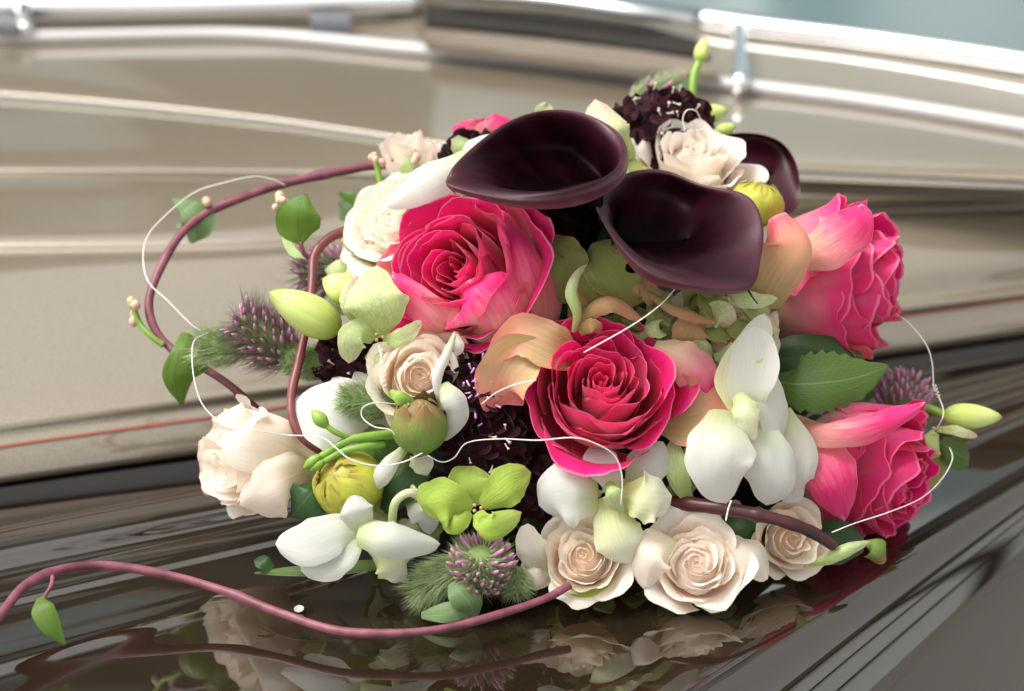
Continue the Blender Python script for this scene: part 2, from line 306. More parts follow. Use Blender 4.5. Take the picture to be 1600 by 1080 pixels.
# ------------------------------------------------------------------ the car
car = thing("classic_car", G(800, 700, -0.02), "beige and dark brown two-tone classic car bonnet with chrome trim under the bouquet", "car")
gapT = [(-300, 812), (0, 762), (400, 706), (800, 648), (1200, 590), (1600, 530), (1900, 487)]
def edgeY(x): return 1080 - (x - 1000) * 0.567
def bump_(t, c, w_): return math.exp(-((t - c) / w_) ** 2)
def nearfn(u, v):
    x = -260 + u * 2200
    t = -0.03 + v * 2.3
    gy = xlut(gapT, x); ey = edgeY(x)
    z = -0.010 * max(0, (0.03 - t) / 0.06) ** 1.5
    # shallow pressed flutes running along the panel
    z += 0.0022 * bump_(t, 0.105, 0.022) - 0.0012 * bump_(t, 0.150, 0.016) + 0.0012 * bump_(t, 0.195, 0.018) + 0.0016 * bump_(t, 0.30, 0.03)
    xr = max(0, min(1, (x - 1050) / 350))
    z += xr * (0.0012 * bump_(t, 0.42, 0.03) + 0.0014 * bump_(t, 0.58, 0.035))
    tt = min(t, 1.0)
    y = gy + (ey - gy) * tt
    p = G(x, y, z)
    s0 = 0.86
    if t > s0:                                            # the wing rolls over to its side
        q = t - s0
        y = gy + (ey - gy) * t
        p = G(x, y, 0)
        p.z = -0.42 * q * q - 0.02 * q ** 4
        base = G(x, gy + (ey - gy) * s0, 0)
        d = (p - base); d.z = 0
        p = base + d * 0.9; p.z = -0.05 * q * q - 0.20 * max(0, q - 0.20) ** 2
    return p
grid("front_wing", nearfn, 90, 380, BROWN, car)
grid("gap_strip", lambda u, v: G(-260 + u * 2200, xlut(gapT, -260 + u * 2200) - 2 + v * (34 + 14 * math.sin(u * 3.1)), -0.003 + 0.0045 * math.sin(math.pi * v) ** 0.5 + 0.002 * (1 - v)), 60, 8, DARKGAP, car)  # black strip that widens the dark gap under the bonnet edge
# ripple-free bonnet made from rows of (height table, z table)
rows = [
    ([(-300, 835), (0, 782), (800, 668), (1600, 550), (1900, 505)], -0.012),
    ([(-300, 812), (0, 760), (800, 646), (1600, 528), (1900, 485)], -0.004),
    ([(-300, 807), (0, 755), (800, 641), (1600, 524), (1900, 481)], 0.002),
    ([(-300, 752), (0, 700), (800, 590), (1600, 482), (1900, 440)], 0.0155),
    ([(-300, 735), (0, 682), (800, 574), (1600, 470), (1900, 430)], 0.019),
    ([(-300, 715), (0, 664), (800, 560), (1600, 457), (1900, 418)], 0.0235),
    ([(-300, 692), (0, 644), (800, 543), (1600, 442), (1900, 404)], 0.0265),
    ([(-300, 600), (0, 560), (800, 480), (1600, 410), (1900, 380)], 0.0365),
    ([(-300, 490), (0, 480), (800, 420), (1600, 370), (1900, 350)], 0.046),
    ([(-300, 415), (0, 412), (400, 400), (800, 368), (1600, 335), (1900, 325)], 0.0535),
    ([(-300, 395), (0, 396), (400, 388), (800, 355), (1600, 325), (1900, 318)], 0.0545),
    ([(-300, 375), (0, 378), (400, 370), (800, 342), (1600, 318), (1900, 312)], 0.0585),
    ([(-300, 290), (0, 290), (400, 292), (800, 295), (1600, 310), (1900, 308)], 0.0665),
    ([(-300, 274), (0, 274), (400, 276), (800, 285), (1600, 305), (1900, 304)], 0.067),
    ([(-300, 262), (0, 264), (400, 268), (800, 278), (1600, 300), (1900, 300)], 0.0695),
    ([(-300, 200), (0, 198), (400, 215), (800, 255), (1600, 296), (1900, 297)], 0.0745),
    ([(-300, 155), (0, 160), (400, 196), (800, 247), (1600, 292), (1900, 294)], 0.0755),
]
def bonnetfn_rows(rws, nu, nv, name, mat, parent):
    def fn(u, v):
        x = -280 + u * 2160
        ys = [xlut(r[0], x) for r in rws]; zs = [r[1] for r in rws]
        t = v * (len(rws) - 1); j = min(int(t), len(rws) - 2); f = t - j
        m = len(rws)
        def c(a):
            p1, p2 = a[j], a[j + 1]; p0 = a[j - 1] if j else p1; p3 = a[j + 2] if j + 2 < m else p2
            # monotone-ish spline
            d1 = 0 if (p1 - p0) * (p2 - p1) <= 0 else 2 * (p1 - p0) * (p2 - p1) / ((p2 - p1) + (p1 - p0))
            d2 = 0 if (p2 - p1) * (p3 - p2) <= 0 else 2 * (p2 - p1) * (p3 - p2) / ((p3 - p2) + (p2 - p1))
            return (2*f**3 - 3*f*f + 1) * p1 + (f**3 - 2*f*f + f) * d1 + (-2*f**3 + 3*f*f) * p2 + (f**3 - f*f) * d2
        return G(x, c(ys), c(zs))
    return grid(name, fn, nu, nv, mat, parent)
bonnetfn_rows(rows, 60, 161, "bonnet_side", BEIGE, car)
rows2 = [
    ([(-300, 158), (0, 162), (400, 198), (800, 249), (1600, 293), (1900, 296)], 0.066),
    ([(-300, 150), (0, 154), (400, 190), (800, 243), (1600, 288), (1900, 292)], 0.0755),
    ([(-300, 143), (0, 147), (400, 183), (800, 236), (1600, 283), (1900, 288)], 0.0785),
    ([(-300, 120), (0, 120), (400, 140), (800, 190), (1600, 262), (1900, 275)], 0.0825),
    ([(-300, 90), (0, 90), (400, 90), (800, 140), (1600, 235), (1900, 270)], 0.085),
    ([(-300, 62), (0, 62), (400, 60), (640, 75), (800, 100), (1100, 135), (1600, 205), (1900, 255)], 0.086),
    ([(-300, 45), (0, 42), (400, 30), (640, 42), (800, 60), (1100, 95), (1600, 160), (1900, 205)], 0.0885),
    ([(-300, 10), (0, 6), (400, 0), (640, 5), (800, 12), (1100, 48), (1600, 105), (1900, 150)], 0.0935),
    ([(-300, -40), (0, -46), (400, -50), (640, -45), (800, -38), (1100, 8), (1600, 70), (1900, 115)], 0.086),
]
bonnetfn_rows(rows2, 60, 97, "bonnet_top", BEIGE, car)
# red coach lines painted along the lower lip
for dy, h in ((-64, 3.0), (-22, 2.2)):
    def fn(u, v, dy=dy, h=h):
        x = -280 + u * 2160
        ys = [xlut(r[0], x) for r in rows]; zs = [r[1] for r in rows]
        y = xlut(gapT, x) + dy - (0.5 - v) * h + 0.0
        # height on the lip by linear interpolation between rows
        for j in range(1, len(ys) - 1):
            if ys[j + 1] <= y <= ys[j]:
                f = (ys[j] - y) / (ys[j] - ys[j + 1]); z = zs[j] + (zs[j + 1] - zs[j]) * f; break
        else: z = 0.002
        p = G(x, y, z); return p - (p - CAM).normalized() * 0.0009
    grid("coach_line", fn, 120, 3, REDLINE, car)
# chrome mouldings
def chrome_bar(name, tab, z, r, mat=CHROME, x0=-280, x1=1880, ry=1.0):
    pts = [G(x, xlut(tab, x), z) for x in [x0 + (x1 - x0) * i / 24 for i in range(25)]]
    return tube(name, pts, r, mat, car, 10, 3)
chrome_bar("chrome_moulding", [(-300, 62), (0, 60), (300, 54), (420, 56), (640, 77), (800, 92), (1100, 128), (1350, 158), (1600, 198), (1900, 250)], 0.089, 0.0040, mat=SATIN)
chrome_bar("chrome_moulding", [(-300, 12), (0, 12), (300, 10), (640, 4), (760, 0)], 0.099, 0.0066, x0=-280, x1=655)
chrome_bar("chrome_moulding", [(900, 5), (1000, 14), (1150, 38), (1350, 62), (1600, 98), (1900, 150)], 0.099, 0.0060, x0=1095, x1=1880)
for (x, y0, y1, rr) in ((1158, 45, 135, 0.0050), (40, 14, 50, 0.0050)):
    a, b = G(x, y1, 0.0935), G(x - 4, y0, 0.1)
    tube("trim_clip", [a, (a + b) / 2 + Vector((0, 0, 0.003)), b], lambda t, rr=rr: rr * 0.85 * (1 + 0.15 * math.cos(t * 2 * math.pi)), CHROME, car, 10, 5)
# cowl vent (dark slot as a near-black slab), hinge blocks and the wiper arm
def slab(name, pxs, z, th, mat):
    top = [G(x, y, z) for x, y in pxs]; n = len(top)
    vs = top + [p - Vector((0, 0, th)) for p in top]
    fs = [tuple(range(n))] + [tuple(range(n, 2 * n))[::-1]] + [(i, (i + 1) % n, n + (i + 1) % n, n + i) for i in range(n)]
    return mesh(name, vs, fs, mat, car, smooth=False)
slab("cowl_vent", [(664, 6), (860, 18), (1000, 36), (1085, 62), (1110, 88), (1000, 74), (850, 52), (664, 36)], 0.0985, 0.004, solid_mat("cowl_slot_black", (0.012, 0.008, 0.005), 0.8))
slab("cowl_plate", [(664, 44), (850, 62), (1000, 80), (1120, 98), (1120, 116), (1000, 108), (850, 88), (664, 66)], 0.0985, 0.004, solid_mat("taupe_plate", (0.20, 0.16, 0.12), 0.5))
slab("hinge_block", [(484, 18), (545, 20), (548, 40), (486, 38)], 0.098, 0.006, solid_mat("grey_hinge", (0.14, 0.15, 0.17), 0.4))
slab("hinge_block", [(-10, 22), (24, 22), (26, 42), (-8, 40)], 0.098, 0.006, bpy.data.materials["grey_hinge"])
tube("wiper_arm", [G(700, -12, 0.11), G(860, 0, 0.112), G(1000, 20, 0.11), G(1090, 30, 0.104)], 0.0042, CHROME, car, 8, 5)
# windscreen
wtab = [(600, -40), (800, -10), (1060, 8), (1200, 22), (1350, 50), (1600, 90), (1900, 140)]
def wfn(u, v):
    x = 700 + u * 1250
    p = G(x, xlut(wtab, x) + 4, 0.098)
    return p + Vector((-0.05, 0.22, 0.30)) * v + Vector((0, 0.03 * math.sin(v * 2.5), 0))
grid("windscreen", wfn, 30, 16, GLASS, car)

# ------------------------------------------------------------------ builders for flowers
PH = []
def rose(name, cx, cy, k, axis, rpx, hpx, mat, label, cat="rose", group=None, n=34, seed=1, open_=1.0, ruff=1.0, curl=1.0, guard=None, fill=1.0, soft=False):
    soft = mat in (PEACH, BLUSH)
    NZ = Vector((seed * 3.1, 0, 0))
    rnd = random.Random(seed)
    s = sp(k); Rr = rpx * s; H = hpx * s
    A = V(*axis)
    E1 = (X - A * X.dot(A)).normalized() if abs(A.dot(X)) < 0.9 else (U - A * U.dot(A)).normalized()
    E2 = A.cross(E1)
    c = P(cx, cy, k, False); base = c - A * H * 0.5
    root = thing(name, base, label, cat, group)
    ga = 2.39996; ph0 = rnd.random() * 6
    for i in range(n):
        t = i / (n - 1)
        th = ph0 + i * ga + rnd.uniform(-0.15, 0.15) * (2.5 if soft else 1.5)
        Rt = Rr * (0.028 + 0.972 * t ** 0.92) * rnd.uniform(0.90, 1.07)
        zt = H * (0.84 + 0.16 * math.sin(min(1, t * 1.15) * math.pi) - 0.20 * max(0, t - 0.55) * open_ + rnd.uniform(-0.025, 0.025))
        W = 2.0 - 0.95 * t ** 0.6
        spir = 0.16 + 0.10 * (1 - t)
        cu = curl * max(0, t - (0.08 if soft else 0.26)) * ((0.75 if soft else 0.55) + 0.3 * rnd.random())
        am = ruff * (0.010 + 0.050 * t) * Rr; f1 = rnd.uniform(2.2, 3.8); f2 = rnd.uniform(6, 10); p1 = rnd.random() * 6; p2 = rnd.random() * 6
        tipn = rnd.uniform(0.0, 0.08) * t
        v0 = 0.0 if t > 0.45 else 0.45
        rb = 0.10 * Rr
        gu = guard is not None and i >= n - guard
        def fn(uu, vv, th=th, Rt=Rt, zt=zt, W=W, spir=spir, cu=cu, am=am, f1=f1, f2=f2, p1=p1, p2=p2, tipn=tipn, v0=v0, t=t):
            u = uu * 2 - 1
            v = v0 + (1 - v0) * vv
            vt = v * (1 - (0.10 + 0.16 * t) * abs(u) ** 2.6 + tipn * math.exp(-(u / 0.16) ** 2) * v ** 4)
            wid = 0.35 + 0.65 * min(1, vt * 1.8) ** 0.7
            ang = th + u * W * wid * (1 - 0.22 * max(0, v - 0.8) / 0.2 * abs(u) ** 3)
            prof = math.sin(min(1.0, vt * 1.15) * math.pi / 2) ** 0.62
            r = rb * (1 - vt) + Rt * prof * (1 + spir * u * 0.55)
            z = zt * (vt ** 1.25 if t > 0.45 else vt)
            if t < 0.45: r = Rt * (0.75 + 0.25 * v) * (1 + spir * u)
            e = max(0, (vt - (0.52 if soft else 0.66)) / (0.48 if soft else 0.34))
            r += cu * Rt * 0.45 * e ** 2
            z -= cu * H * 0.20 * e ** 3
            wv = math.sin(f1 * u + p1) + 0.45 * math.sin(f2 * u + p2)
            r += am * wv * vt ** 4
            z += am * 0.6 * math.cos(f1 * 1.3 * u + p2) * vt ** 4 + am * 0.25 * math.sin(f2 * 2.1 * u + p1) * vt ** 6
            nz = noise.noise(NZ + Vector((u * 1.7, v * 1.6, th * 2.3))); nz2 = noise.noise(NZ + Vector((u * 3.1, v * 2.6, th * 1.3 + 40)))
            r += Rr * (0.17 if soft else 0.13) * nz * t ** 0.6 * vt ** 2 + Rr * 0.035 * noise.noise(NZ + Vector((u * 7, v * 5, th * 3))) * t ** 0.5 * vt ** 3; z += H * (0.07 * nz2 * vt ** 3 + 0.04 * nz * vt ** 3)
            p = base + (E1 * math.cos(ang) + E2 * math.sin(ang)) * r + A * z
            zmin = 0.001
            if p.z < zmin: p.z = zmin + 0.0003 * (1 - uu)
            return p
        nu = 23 if t > 0.35 else 17
        grid("petal", fn, nu, 16, guard_mat(mat) if gu else mat, root, v0 * 0.7)
    if soft:                                               # added petal-coloured dome closes deep gaps so the crevices look lighter
        def heart(u, v):
            a = u * 2 * math.pi; q = math.sin(v * math.pi / 2)
            return base + (E1 * math.cos(a) + E2 * math.sin(a)) * (Rr * 0.62 * q * (1 + 0.06 * math.sin(a * 5 + v * 9))) + A * H * (0.80 - 0.42 * q ** 2 + 0.025 * math.sin(a * 3 + v * 30))
        grid("heart_dome", heart, 25, 14, mat, root, 0.3)
    # calyx and stem
    vs, fs, uv = tubedata([base - A * H * 0.28 * fill, base - A * H * 0.05, base + A * H * 0.08], lambda q: Rr * (0.07 + 0.13 * q), 10, 4)
    mesh("calyx", vs, fs, STEMG, root, uv)
    return root
def guard_mat(m): return PINKG if m is PINK else m

LIPPED = [PINKO]
ROUND = [PINKO, WHITE, WHITEG, BLUSH, PEACH, PALEG, BLUSHG, LIME, OLIVE, RUST]
def ribbon(name, pts, wl, mat, parent=None, wr=None, cup=0.25, ruf=0.0, nu=15, nv=20, tilt=(0, 0, 1), seed=0, serr=0.0, point=0.0, off=0.0, fold=0.0, roll=0.0):
    """broad petal or leaf: midline through photo points with depth, half widths in pixels at even stations"""
    wr = wr or wl
    rnd = random.Random(seed + len(pts) * 7)
    rounded = mat in ROUND and len(wl) > 2
    if rounded:
        wl = list(wl); wr = list(wr)
        for q in (wl, wr): q[-1] = max(q[-1], 0.78 * q[-2])
    mid = [P(x, y, k + off, False) for x, y, k in pts]; ks = [q[2] for q in pts]
    C = cr(mid, nv); T = V(*tilt); fr = rnd.uniform(4, 7); ph = rnd.random() * 6
    def fn(uu, v):
        i = int(round(v * (nv - 1)))
        t = (C[min(i + 1, nv - 1)] - C[max(i - 1, 0)]).normalized()
        nrm = (T - t * T.dot(t)).normalized(); side = t.cross(nrm)
        u = uu * 2 - 1
        W_ = wr if u > 0 else wl
        wd = max(0.0, (lut(W_, v - .1) + lut(W_, v) * 2 + lut(W_, v + .1)) / 4 if rounded else lut(W_, v)) * sp(lut(ks, v))
        if rounded: wd *= math.sqrt(max(0, 1 - v ** 5)) * (1 + 0.03 * math.sin(v * 17 + ph + 3 * (u > 0)))
        if serr: wd *= 1 + serr * ((v * 9) % 1 - 0.5) * abs(u) ** 6
        a = abs(u)
        cs = cup
        p = C[i] + side * (u * wd * (1 - 0.18 * abs(cup) * a * a)) - nrm * (cs * wd * a * a)
        if roll: p -= nrm * roll * wd * max(0, a - 0.6) ** 2 * 4
        nz = noise.noise(Vector((u * 1.3 + seed * 5.1, v * 2.2, pts[0][0] * 0.37)))
        p += nrm * (nz * 0.16 * wd * (0.3 + a))
        if mat in LIPPED:
            e = max(0, (v - 0.72) / 0.28); p -= nrm * e * e * 16 * sp(ks[-1]); p += side * (0.7 * noise.noise(Vector((v * 9, seed, u))) * e * sp(0) * 8) + t * (5 * sp(0) * e * math.sin(u * 7 + seed) )
        if ruf: p += nrm * (ruf * wd * math.sin(fr * v * 3 + ph + u * 2) * a ** 2) + side * (ruf * 0.35 * wd * math.sin(fr * 5.1 * v + ph) * a ** 6 * (1 if u > 0 else -1))
        if fold: p += nrm * fold * wd * (a if a < 1 else 1)
        if p.z < 0.0012: p.z = 0.0012 + 0.0002 * uu
        return p
    return grid(name, fn, nu, nv, mat, parent)
OVAL = [3, 22, 38, 46, 44, 30, 4]
def wsc(m, arr=None): arr = arr or OVAL; return [a * m for a in arr]

def loft(name, rings, mat, parent=None, nu=60, nv=40):
    """open funnel through rings of points; the last overlaps the first"""
    RR = [cr(r, nu) for r in rings]
    cols = [cr([RR[j][i] for j in range(len(RR))], nv) for i in range(nu)]
    def fn(u, v): return cols[int(round(u * (nu - 1)))][int(round(v * (nv - 1)))]
    return grid(name, fn, nu, nv, mat, parent)
def ell(cx, cy, rx, ry, k, a0=0, n=14, turn=380, kx=0, ky=0):
    out = []
    for i in range(n):
        a = R(a0 + turn * i / (n - 1)); c, s = math.cos(a), math.sin(a)
        sh = 1 - 0.06 * i / (n - 1)
        out.append(P(cx + rx * c * sh, cy - ry * s * sh, k + kx * c + ky * s, False))
    return out

# ------------------------------------------------------------------ dark leaves over an added core, shade between flowers put into its colour
core = thing("foliage_bed", P(930, 700, 6), "dark leaves over an added near-black core that stands in for shade between the flowers of the bouquet", "foliage")
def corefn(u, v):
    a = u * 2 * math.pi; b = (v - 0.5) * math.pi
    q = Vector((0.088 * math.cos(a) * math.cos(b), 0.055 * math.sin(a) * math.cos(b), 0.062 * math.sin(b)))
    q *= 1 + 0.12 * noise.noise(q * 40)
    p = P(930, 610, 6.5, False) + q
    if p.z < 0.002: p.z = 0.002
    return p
grid("shade_core", corefn, 40, 24, SHADECORE, core)
rl = random.Random(3)
for i in range(110):
    a = rl.random() * 2 * math.pi; rr_ = math.sqrt(rl.random())
    x = 930 + 420 * rr_ * math.cos(a); y = 610 + 265 * rr_ * math.sin(a)
    if y > 870: continue
    k = dome(x, y) + 4.2 + rl.uniform(-0.5, 1.2)
    an = rl.random() * 6.28; L_ = rl.uniform(45, 80)
    dx, dy = math.cos(an) * L_, math.sin(an) * L_
    ribbon("leaf", [(x - dx/2, y - dy/2, k + 1), (x, y, k), (x + dx/2, y + dy/2, k + 0.8)], wsc(rl.uniform(0.35, 0.55)), DLEAF, core, cup=0.3, ruf=0.1, nu=5, nv=7, seed=i, tilt=(rl.uniform(-.5, .5), rl.uniform(-.2, .6), 1))

# ------------------------------------------------------------------ pink roses
rose("pink_rose", 738, 434, -2.5, (-0.42, 0.22, 0.88), 126, 190, PINK, "bright pink rose with frilled petals, left of the brown-green leaves and below the left calla", group="pink roses", n=30, seed=11, guard=1, ruff=1.25)
rose("pink_rose", 936, 618, -4.4, (0.06, 0.45, 0.88), 118, 150, PINK, "open deep pink rose at the centre facing the viewer, showing its whole spiral", group="pink roses", n=31, seed=5, ruff=1.3, curl=1.1)
rose("pink_rose", 1292, 438, 1.5, (0.93, 0.05, 0.30), 122, 222, PINK, "pink rose seen from the side at upper right, above the serrated leaf", group="pink roses", n=34, seed=23, guard=1, curl=0.5, ruff=1.7)
rose("pink_rose", 1350, 726, 0.4, (0.74, -0.30, 0.52), 112, 200, PINK, "pink rose at lower right resting against the dark paint, below the serrated leaf", group="pink roses", n=32, seed=31, guard=0, curl=0.8, ruff=1.7)
rose("pink_rose", 765, 240, 5.5, (0.1, 0.85, 0.35), 62, 100, PINK, "pink rose hidden behind the left calla with only pale-edged petals showing", group="pink roses", n=16, seed=40, curl=1.2)
r5 = bpy.data.objects["pink_rose.004"]
ribbon("petal", [(745, 240, 4.0), (735, 215, 3.8), (722, 195, 3.8), (716, 184, 4.2)], [26, 28, 20, 3], PINKO, r5, cup=0.2, ruf=0.1, seed=1)
ribbon("petal", [(770, 240, 3.8), (775, 215, 3.4), (785, 190, 3.4), (793, 172, 4.0)], [34, 38, 26, 3], PINKO, r5, cup=0.25, ruf=0.12, seed=2)
t = thing("guard_petals", P(840, 560, -4.8), "greenish orange guard petals flaring between the two central pink roses", "petals")
ribbon("petal", [(905, 560, -4.2), (860, 545, -5.0), (810, 528, -5.2), (768, 560, -4.9)], [20, 40, 36, 12], PINKG, t, cup=-0.3, ruf=0.12, seed=2, tilt=(0, .4, 1))
ribbon("petal", [(850, 545, -4.9), (812, 560, -5.4), (785, 600, -5.0), (790, 632, -4.5)], [14, 44, 46, 30], PINKG, t, cup=-0.4, ruf=0.15, seed=3, tilt=(-.2, 0, 1))
t = thing("guard_petals", P(1080, 640, -4.2), "pink-edged olive guard petals right of the central open rose, by the white orchid", "petals")
ribbon("petal", [(1035, 640, -3.6), (1075, 640, -4.3), (1105, 625, -4.4), (1135, 590, -4.2)], [40, 62, 50, 10], PINKG, t, cup=-0.35, ruf=0.12, seed=4, tilt=(.2, 0.2, 1))
ribbon("petal", [(1020, 545, -3.9), (1060, 560, -4.6), (1095, 590, -4.6), (1100, 620, -4.4)], [16, 34, 34, 12], PINK, t, cup=0.35, ruf=0.15, seed=5)

# loose outer petals that shape the side-on roses
def outer(rootname, specs, off=0.0):
    for (pts, wl, wr, m, cup, ruf, tl, sd_) in specs:
        ribbon("petal", pts, wl, m, rootname, wr=wr, cup=cup, ruf=ruf, seed=sd_, tilt=tl, nu=23, nv=30, off=off)
t_ = None
r3 = bpy.data.objects["pink_rose.002"]; r4 = bpy.data.objects["pink_rose.003"]; r1 = bpy.data.objects["pink_rose"]; r2 = bpy.data.objects["pink_rose.001"]
outer(r3, [([(1180, 500, -1.0), (1205, 440, -3.4), (1235, 385, -4.2), (1215, 335, -3.6)], [20, 62, 60, 18], [20, 40, 36, 14], PINKG, 0.35, 0.05, (-.1, .1, 1), 1),
           ([(1240, 400, -2.0), (1290, 380, -3.4), (1335, 350, -3.4), (1352, 312, -2.6)], [30, 50, 44, 8], [20, 44, 40, 8], PINKO, 0.4, 0.10, (0, .3, 1), 3)])
outer(r4, [([(1235, 650, -1.5), (1290, 668, -4.0), (1370, 660, -4.4), (1448, 622, -3.4)], [16, 30, 34, 8], [14, 30, 26, 6], PINKO, 0.7, 0.08, (0, .5, 1), 4),
           ([(1230, 665, -1.2), (1265, 705, -3.4), (1295, 760, -4.0), (1320, 822, -2.8)], [20, 52, 56, 10], [14, 40, 38, 8], PINKO, 0.4, 0.05, (-.2, 0, 1), 5)])
outer(r1, [([(735, 545, -3.4), (690, 500, -5.0), (640, 455, -5.0), (605, 430, -4.4)], [20, 44, 40, 8], [12, 26, 20, 6], PINKO, 0.3, 0.08, (-.3, -.3, 1), 6),
           ([(800, 545, -3.2), (835, 490, -4.6), (815, 400, -5.6), (780, 318, -3.8)], [18, 34, 30, 10], [30, 55, 34, 6], PINKO, 0.5, 0.05, (.2, .0, 1), 7),
           ([(745, 555, -3.4), (770, 510, -5.6), (745, 470, -6.2), (718, 440, -5.6)], [26, 80, 92, 50], [26, 70, 80, 40], PINKO, 0.6, 0.06, (0, -.2, 1), 8)], 0.7)

# ------------------------------------------------------------------ cream and blush roses
rose("cream_rose", 388, 722, -1.2, (-0.80, -0.12, 0.55), 88, 135, BLUSH, "blush cream rose at the far left, tipped on its side against the dark paint", group="cream roses", n=20, seed=51, ruff=1.2, curl=0.8)
c1 = bpy.data.objects["cream_rose"]
outer(c1, [([(500, 720, -1.5), (440, 695, -3.8), (385, 680, -4.6), (362, 640, -3.6)], [22, 52, 62, 26], [18, 50, 58, 30], BLUSH, 0.4, 0.05, (-.2, .2, 1), 1),
           ([(500, 730, -1.5), (450, 755, -4.2), (410, 775, -4.4), (375, 790, -3.2)], [16, 44, 58, 50], [18, 50, 44, 22], BLUSH, 0.4, 0.08, (-.1, -.2, 1), 2),
           ([(440, 660, -1.0), (400, 650, -3.8), (365, 645, -4.2), (340, 650, -3.0)], [14, 30, 28, 14], [14, 26, 26, 10], BLUSH, 0.3, 0.05, (-.2, .6, 1), 3)])
rose("cream_rose", 912, 872, -4.9, (-0.05, 0.34, 0.93), 64, 74, PEACH, "small peach spray rose at the front edge, above the lime scalloped sepal", group="cream roses", n=20, seed=61, ruff=1.3)
rose("cream_rose", 1088, 884, -4.8, (-0.02, 0.32, 0.94), 70, 78, BLUSH, "front peach-pink spray rose with a tight swirl, middle of the three along the bottom edge", group="cream roses", n=22, seed=71, ruff=1.3)
c3 = bpy.data.objects["cream_rose.002"]
outer(c3, [([(1120, 895, -4.6), (1150, 880, -5.0), (1175, 885, -4.9), (1200, 905, -4.6)], [18, 44, 48, 26], [20, 30, 24, 12], BLUSH, 0.3, 0.15, (.2, .2, 1), 3),
           ([(1060, 860, -5.0), (1030, 860, -5.7), (1015, 880, -5.8), (1005, 920, -5.2)], [16, 36, 34, 10], [20, 44, 42, 14], BLUSH, 0.4, 0.12, (-.2, .2, 1), 4)])
rose("cream_rose", 1232, 843, -3.2, (0.20, 0.08, 0.97), 54, 80, PEACH, "small peach spray rose under the arching dark stem, rightmost along the bottom edge", group="cream roses", n=17, seed=81)
rose("cream_rose", 655, 590, -4.0, (0.10, 0.18, 0.95), 68, 95, PEACH, "peach spray rose above the round green bud, in the left middle of the bouquet", group="cream roses", n=22, seed=91, ruff=1.3)
rose("cream_rose", 622, 350, 0.0, (-0.45, 0.45, 0.75), 84, 100, BLUSH, "pale cream rose at the upper left below the long white orchid petal", group="cream roses", n=18, seed=101, curl=1.3)
rose("cream_rose", 578, 372, 1.4, (-0.7, 0.25, 0.6), 46, 60, BLUSH, "small pale cream rose at the left edge just above the fuzzy spike and vine bend", group="cream roses", n=14, seed=105, curl=1.0)
rose("cream_rose", 640, 250, 5.5, (-0.2, 0.8, 0.4), 48, 80, BLUSH, "soft blurred cream rosebud behind the tiny pink berries at the upper left", group="cream roses", n=12, seed=111, curl=0.4)
rose("cream_rose", 1080, 262, 2.4, (0.10, 0.72, 0.60), 84, 110, BLUSH, "white cream rose at the top, just below the burgundy pincushion flower", group="cream roses", n=20, seed=121, curl=1.2, ruff=1.3)
rose("cream_rose", 1130, 540, -2.0, (0.10, 0.35, 0.9), 80, 95, PEACH, "peach rose half hidden behind the tall white orchid petal", group="cream roses", n=18, seed=131, curl=1.1)

# ------------------------------------------------------------------ calla lilies
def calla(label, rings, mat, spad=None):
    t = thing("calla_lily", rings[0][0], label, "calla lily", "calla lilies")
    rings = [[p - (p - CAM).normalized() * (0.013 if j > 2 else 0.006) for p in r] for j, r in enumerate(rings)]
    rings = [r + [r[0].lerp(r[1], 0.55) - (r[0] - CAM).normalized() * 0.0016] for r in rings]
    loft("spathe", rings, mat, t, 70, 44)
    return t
def pl(arr): return [P(x, y, k, False) for x, y, k in arr]
K1 = [ell(896, 430, 12, 9, 1.6, 200, turn=400), ell(893, 372, 40, 22, -0.2, 200, turn=400, ky=1.0), ell(888, 318, 60, 22, -1.4, 200, turn=400, ky=2.4),
      pl([(772, 286, -4.2), (778, 268, -2.6), (806, 250, -0.6), (850, 240, 0.6), (900, 238, 0.8), (938, 250, -0.2), (958, 266, -2.0), (945, 276, -4.0), (908, 288, -5.2), (862, 298, -5.6), (815, 298, -5.4), (776, 290, -4.8)]),
      pl([(704, 284, -5.0), (716, 258, -4.4), (758, 220, -2.6), (810, 188, -1.0), (866, 177, -0.4), (922, 186, -0.6), (962, 214, -1.4), (974, 252, -3.0), (948, 284, -5.0), (888, 306, -6.2), (805, 312, -6.2), (708, 290, -5.6)]),
      pl([(716, 308, -4.4), (697, 280, -4.4), (744, 229, -2.5), (800, 192, -0.9), (866, 173, -0.1), (928, 184, -0.2), (972, 214, -1.0), (981, 262, -2.6), (955, 298, -4.6), (890, 324, -5.7), (800, 324, -5.8), (712, 300, -5.3)])]
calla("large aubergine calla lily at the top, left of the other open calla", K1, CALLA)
K2 = [ell(925, 480, 12, 10, 1.4, 160, turn=400), ell(950, 430, 34, 26, -0.2, 160, turn=400, ky=0.8), ell(996, 388, 50, 26, -1.4, 160, turn=400, ky=1.8),
      pl([(956, 352, -3.6), (960, 330, -2.0), (990, 316, -0.6), (1030, 314, 0.0), (1072, 326, -0.2), (1102, 348, -1.4), (1110, 374, -3.0), (1092, 398, -4.6), (1055, 412, -5.6), (1015, 406, -5.8), (984, 386, -5.4), (960, 358, -4.6)]),
      pl([(944, 338, -3.8), (946, 302, -2.4), (982, 274, -1.0), (1036, 270, -0.6), (1096, 292, -1.2), (1160, 308, -2.6), (1184, 350, -4.0), (1180, 404, -5.0), (1162, 444, -5.6), (1092, 446, -6.8), (1008, 420, -6.8), (944, 350, -5.6)]),
      pl([(936, 346, -3.7), (939, 304, -2.2), (978, 272, -0.7), (1036, 267, -0.1), (1097, 289, -0.7), (1167, 308, -2.2), (1191, 352, -3.6), (1187, 408, -4.5), (1167, 455, -5.1), (1088, 457, -6.2), (998, 430, -6.3), (935, 334, -5.2)])]
